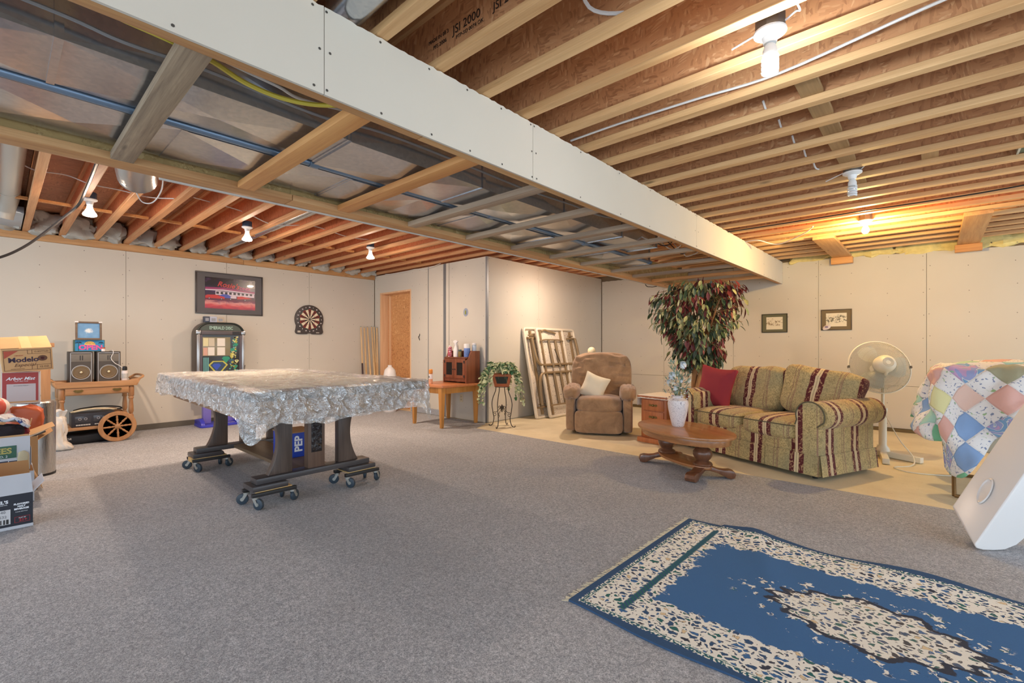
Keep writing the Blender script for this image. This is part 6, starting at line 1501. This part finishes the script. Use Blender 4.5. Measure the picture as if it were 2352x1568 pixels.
# low carton, printed carton with white flap, nearest the camera
fb_ = open_box('liquor_carton', 'black and white drink carton on the carpet nearest the camera', (-4.22, -.03, .0072), HP, .185, .27, .213, mat('carton_black', rgb(30, 34, 46), .5), M_kraft_d)
MB().box((-.186, -.0015, 0), (.186, 0.0, .018)).build('white_band', M_whbox, fb_)
flap(fb_, M_whbox, (-.185, .0, .213), (.37, 0, 0), (0, -.015, .125)); flap(fb_, M_kraft_d, (-.185, .266, .213), (.37, 0, 0), (0, .05, .15)); flap(fb_, M_whbox, (.185, .0, .213), (0, .27, 0), (.05, 0, .06))
MB().box((-.10, -.003, .035), (.088, -.0015, .125)).build('paper_label', mat('label_white', rgb(206, 206, 208), .6), fb_)
for k in range(12):
    x = -.06 + .0118 * k; MB().box((x, -.0042, .038), (x + (.004 + .003 * (k % 3)), -.003, .066)).build('bar', M_black, fb_)
M_wp = mat('print_white', None)
R0 = (HP, 0, 0)
text('DANIEL\u2019S', .026, M_wp, fb_, (.025, -.002, .172), R0, bold=.001); text('COUNTRY COCKTAIL', .008, M_wp, fb_, (.035, -.002, .155), R0)
for s_, z in (('FLAVORED', .150), ('MALT', .135), ('BEVERAGE', .120)): text(s_, .0135, M_wp, fb_, (.135, -.002, z), R0, bold=.0008)
text('PLEASE RECYCLE', .007, M_wp, fb_, (.135, -.002, .102), R0)
text('09140', .022, mat('grey_ink', rgb(110, 110, 116), .6), fb_, (.04, -.0036, .112), R0); text('29532', .022, mat('grey_ink', None), fb_, (.045, -.0036, .083), R0)
MB().box((.105, -.003, .036), (.172, -.0012, .072)).build('age_panel', mat('red_outline', rgb(160, 40, 50), .5), fb_); MB().box((.107, -.0036, .038), (.17, -.0028, .070)).build('age_face', mat('carton_black', None), fb_)
text('MUST BE', .008, M_wp, fb_, (.138, -.004, .064), R0); text('21+', .022, mat('red_outline', None), fb_, (.142, -.004, .050), R0, bold=.001)
text('4469-0', .009, M_wp, fb_, (.02, -.002, .027), R0)
# things in the front carton
rb = thing('red_carton', 'red printed carton tipped on end behind the front carton', 'carton', (-4.36, -.0, .2135), rot=(.2, -.35, HP + .2))
MB().box((-.10, 0, 0), (.045, .06, .16)).build('carton_body', mat('red_print', rgb(176, 44, 40), .5), rb, bevel=.002)
for z in (.05, .085, .115): MB().box((-.101, -.0015, z), (.046, 0, z + .012)).build('stripe', mat('dark_red', rgb(110, 30, 34), .5), rb)
cup = thing('clear_tub', 'clear plastic tub lying in the front carton', 'tub', (-4.33, .085, .1))
MB().lathe([(0, 0), (.04, 0), (.055, .12), (.058, .14), (.05, .13), (.035, .01)], 20).build('tub_body', mat('cloudy_plastic', rgb(160, 160, 164), .2), cup)
# lower plain carton
lc_ = open_box('white_carton', 'plain white carton under the carton with a green label', (-4.86, -.02, .0072), HP, .205, .34, .225, M_whbox, M_kraft_d)
flap(lc_, M_kraft, (.205, .02, .2), (0, .30, 0), (.045, 0, -.12)); MB().box((-.2, .01, .222), (.2, .33, .226)).build('inner_flap', M_kraft_d, lc_)
# mid carton with green label
mc_ = open_box('printed_carton', 'white carton with a green label and newsprint, heaped with odds and ends', (-4.90, -.025, .2365), HP, .19, .30, .25, M_whbox, M_kraft_d)
MB().box((-.19, -.003, .10), (.122, -.0005, .188)).build('green_label', mat('label_green', rgb(52, 96, 78), .5, var=.3, vscale=30), mc_)
text('TREES', .055, mat('label_yellow', rgb(176, 166, 92), .5), mc_, (.025, -.004, .152), R0, bold=.002)
text('NO. 2', .022, M_wp, mc_, (.05, -.004, .114), R0)
nm = MB().box((-.06, -.004, .0), (.15, -.0005, .09)).build('newsprint', mat('newsprint', rgb(196, 200, 208), .7), mc_)
for k, (x0, z0, x1, z1) in enumerate(((.03, .07, .08, .082), (.085, .068, .125, .08), (.13, .066, .148, .078), (.03, .046, .148, .051), (-.03, .006, .02, .018), (.03, .004, .045, .028), (.06, .006, .085, .02), (.095, .002, .104, .026), (.12, .004, .148, .028))):
    MB().box((x0, -.0046, z0), (x1, -.004, z1)).build('news_block', mat('news_ink', rgb(48, 54, 78), .6), nm)
MB().soft((.155, -.008, .06), (.03, .012, .085), 3, 7, lambda p, r: p + Vector((.006 * fbm(p.z * 40, p.x * 40), 0, 0))).build('torn_paper', mat('torn_buff', rgb(196, 184, 152), .9, var=.1), mc_)
flap(mc_, M_kraft, (.19, .0, .25), (0, .30, 0), (.13, -.02, .055)); flap(mc_, M_kraft, (-.19, .002, .25), (.38, 0, 0), (0, -.004, .012)); flap(mc_, M_kraft, (.19, .28, .25), (0, -.06, 0), (.02, .05, .09))
MB().box((.193, .01, .03), (.197, .12, .16)).build('side_sheet', M_whbox, mc_)
# heap in the mid carton
def lumpy(name, label, cat, loc, h, m, p=3, seed=0, amp=.2, rot=None, extra=None):
    t = thing(name, label, cat, loc, rot=rot or (0, 0, 0))
    MB().soft((0, 0, 0), h, p, 10, lambda q, r: q + Vector(r) * amp * min(h) * fbm(r[0] * 2 + seed, r[1] * 2, r[2] * 2)).build('body', m, t)
    return t
M_print = NT('plastic_print'); _o = M_print.obj(); M_print.P(color=M_print.ramp(M_print.noise(_o, 16, 3, .5, 1.0).outputs[0], [(.3, rgb(60, 78, 130)), (.4, rgb(200, 204, 210)), (.55, rgb(214, 214, 216)), (.62, rgb(120, 100, 120)), (.7, rgb(206, 208, 214))], 'CONSTANT'), rough=.25); M_print = M_print.m
t = thing('plastic_bag', 'printed white plastic bag arched over the heap of odds and ends', 'bag', (-5.03, .0, .50))
MB().grid(lambda u, w: (-.10 + .2 * w + .01 * sin(u * 17), -.16 + .33 * u, .055 + .075 * sin(u * pi) ** .7 + .015 * sin(w * 5 + u * 20)), 30, 6).build('sheet', M_print, t)
t.children[0].modifiers.new('s', 'SOLIDIFY').thickness = .02
lumpy('knit_cap', 'dark folded cap under the arched plastic bag', 'cap', (-4.98, .02, .515), (.08, .12, .055), mat('dark_cloth', rgb(38, 30, 34), .9, var=.3), 2.5, 3, .3)
t = thing('blister_pack', 'clear moulded blister pack at the front of the heap', 'package', (-4.945, .05, .462), rot=(0, -.3, 0))
MB().soft((0, 0, .03), (.018, .075, .045), 4, 8).build('pack_shell', mat('clear_blue_grey', rgb(160, 172, 190), .15), t); MB().box((-.022, -.085, -.015), (-.016, .085, .085)).build('backing_card', mat('card_blue', rgb(120, 138, 170), .4), t)
lumpy('red_net', 'red netting bundle tucked beside the blister pack', 'netting', (-5.0, .13, .49), (.03, .035, .045), mat('red_net', rgb(120, 30, 40), .8, var=.5, vscale=80), 2.5, 9, .4)
lumpy('blue_wrapper', 'deep blue wrapper at the edge of the heap', 'wrapper', (-4.95, -.075, .48), (.02, .03, .04), mat('deep_blue', rgb(40, 44, 150), .3), 3, 5, .4)
lumpy('speckled_ball', 'red speckled ball in front of the blister pack', 'ball', (-4.93, -.045, .455), (.03, .045, .03), mat('red_speckle', rgb(140, 60, 70), .8, var=.6, vscale=120), 2, 6, .1)
t = thing('beach_ball', 'striped red, white and blue ball above the heap', 'ball', (-5.28, .0, .675))
for k in range(8):
    a0 = k * pi / 4
    MB().grid(lambda u, w, a0=a0: (.072 * sin(.02 + w * 3.1) * cos(a0 + u * pi / 4), .072 * sin(.02 + w * 3.1) * sin(a0 + u * pi / 4), .072 * cos(.02 + w * 3.1)), 5, 14).build('gore', [mat('ball_red', rgb(206, 84, 66), .4), mat('ball_white', rgb(226, 214, 204), .4), mat('ball_blue', rgb(66, 84, 140), .4), mat('ball_white', None)][k % 4], t)
# second open carton behind, with orange cloth
oc = open_box('kraft_carton', 'open brown carton of papers in front of the steel bin', (-5.25, .015, .0072), HP, .205, .27, .42, M_kraft, M_kraft_d)
flap(oc, M_kraft, (.205, .0, .39), (0, .25, 0), (.085, 0, .06)); flap(oc, M_kraft, (-.205, .27, .42), (.41, 0, 0), (0, .03, .10))
t = thing('magazine', 'magazine sticking out of the open brown carton', 'magazine', (-5.36, .17, .405), rot=(.45, 0, .1))
MB().box((-.08, -.10, 0), (.08, .10, .014)).build('pages', mat('page_grey', rgb(86, 80, 70), .5), t); MB().box((-.08, -.10, .014), (.08, .10, .016)).build('cover', mat('cover_print', rgb(190, 190, 176), .4, var=.3, vscale=30), t)
lumpy('orange_bag', 'bright orange vinyl bag bulging beside the steel bin', 'bag', (-5.38, .155, .555), (.06, .105, .11), mat('orange_vinyl', rgb(206, 98, 52), .4), 3, 2, .25)
# wine carton on the bin, beer carton on top
wx = thing('wine_carton', 'red and white wine carton standing on the steel bin lid', 'carton', (-5.60, .137, .6605), rot=(.0, 0, HP - .06))
MB().box((-.112, 0, 0), (.112, .23, .262)).build('carton_body', mat('carton_white', rgb(212, 202, 196), .6), wx, bevel=.003)
MB().box((-.106, -.0015, .012), (.1, 0, .258)).build('red_face', mat('wine_red', rgb(164, 56, 52), .5), wx); MB().box((-.108, -.0022, .010), (.1, -.001, .022)).build('tan_edge', M_kraft, wx)
MB().box((-.082, -.003, .022), (.085, -.0014, .165)).build('pale_panel', mat('pale_panel', rgb(196, 186, 186), .6), wx)
text('Arbor Mist', .036, M_wp, wx, (-.004, -.003, .208), R0, shear=.35, bold=.0006); text('FRUIT AND WINE', .010, M_wp, wx, (0, -.003, .186), R0, shear=.2)
text('BLACKBERRY MERLOT', .0085, mat('grey_ink', None), wx, (0, -.0036, .15), R0)
MB().box((.104, .01, .05), (.1135, .22, .06)).build('tape', mat('tape', rgb(150, 140, 130), .4), wx)
bx = thing('beer_carton', 'brown Spanish-lettered beer carton balanced on the wine carton', 'carton', (-5.48, .177, .934), rot=(radians(15), radians(-4), HP + .02))
BW, BD, BH = .145, .38, .195
MB().box((-BW, 0, 0), (BW, BD, BH)).build('carton_body', M_kraft, bx, bevel=.003)
flap(bx, M_kraft, (-BW, 0, BH + .002), (BW * .7, 0, 0), (-.0, .14, .045)); MB().box((-.03, 0.0, BH), (.03, BD, BH + .0012)).build('tape', mat('kraft_tape', rgb(216, 180, 132), .5), bx)
M_bi = mat('beer_ink', rgb(58, 44, 64), .6); M_bi2 = mat('brown_ink', rgb(104, 70, 52), .6)
f = MB()
for a, b in (((-.135, .012), (.135, .015)), ((-.135, .178), (.135, .181)), ((-.135, .012), (-.132, .181)), ((.132, .012), (.135, .181)), ((.0, .145), (.132, .1475)), ((.0, .145), (.0025, .178)), ((.025, .145), (.0275, .178)), ((.02, .05), (.132, .0525)), ((.02, .015), (.0225, .05)), ((.05, .015), (.0525, .05))): f.box((a[0], -.001, a[1]), (b[0], 0, b[1]))
f.build('printed_rules', M_bi2, bx)
MB().prism([(-.13, .176), (-.05, .176), (-.13, .115)], -.0012, 0, 'y').build('corner_print', mat('red_corner', rgb(178, 84, 64), .6), bx)
text('Modelo', .056, M_bi, bx, (-.024, -.0012, .098), R0, bold=.0016); text('Especial', .038, M_bi2, bx, (-.02, -.0012, .055), R0, shear=.4)
text('CERVEZA', .012, mat('red_corner', None), bx, (-.05, -.0012, .135), R0); text('12 BOTTLES', .016, M_bi2, bx, (.08, -.0012, .163), R0); text('12 OZ', .02, M_bi2, bx, (.092, -.0012, .032), R0)
text('BREWED AND BOTTLED', .007, M_bi2, bx, (-.06, -.0012, .024), R0)
MB().lathe([(.016, 0), (.024, 0), (.024, .001), (.016, .001)], 20, T=Matrix.Translation((.085, 0, .105)) @ Matrix.Rotation(HP, 4, 'X'), sx=1.2).build('crest_ring', M_bi2, bx)
MB().lathe([(0, .001), (.012, .001), (.012, 0)], 16, T=Matrix.Translation((.085, 0, .105)) @ Matrix.Rotation(HP, 4, 'X')).build('crest', mat('crest_maroon', rgb(110, 54, 60), .6), bx)
ws_ = thing('wooden_stand', 'tall plain wooden stand with a square cap behind the carton pile', 'stand', (-6.32, .285, .0072))
MB().box((-.1, -.06, 0), (.1, .06, 1.12)).build('column', W_oakz, ws_, bevel=.004); MB().box((-.13, -.085, 1.12), (.13, .085, 1.16)).build('cap', W_oak, ws_, bevel=.006); MB().box((-.12, -.08, 0), (.12, .08, .05)).build('foot', W_oak, ws_, bevel=.004)
# ------------------------------------------------------------------ lettering becomes plain mesh parts
dg = bpy.context.evaluated_depsgraph_get()
for o in [o for o in COL.objects if o.type == 'FONT']:
    me = bpy.data.meshes.new_from_object(o.evaluated_get(dg))
    n = bpy.data.objects.new('tmp', me); COL.objects.link(n)
    n.parent = o.parent; n.location = o.location; n.rotation_euler = o.rotation_euler; n.scale = o.scale
    nm = o.name; cu = o.data
    bpy.data.objects.remove(o); bpy.data.curves.remove(cu); n.name = nm; me.name = nm
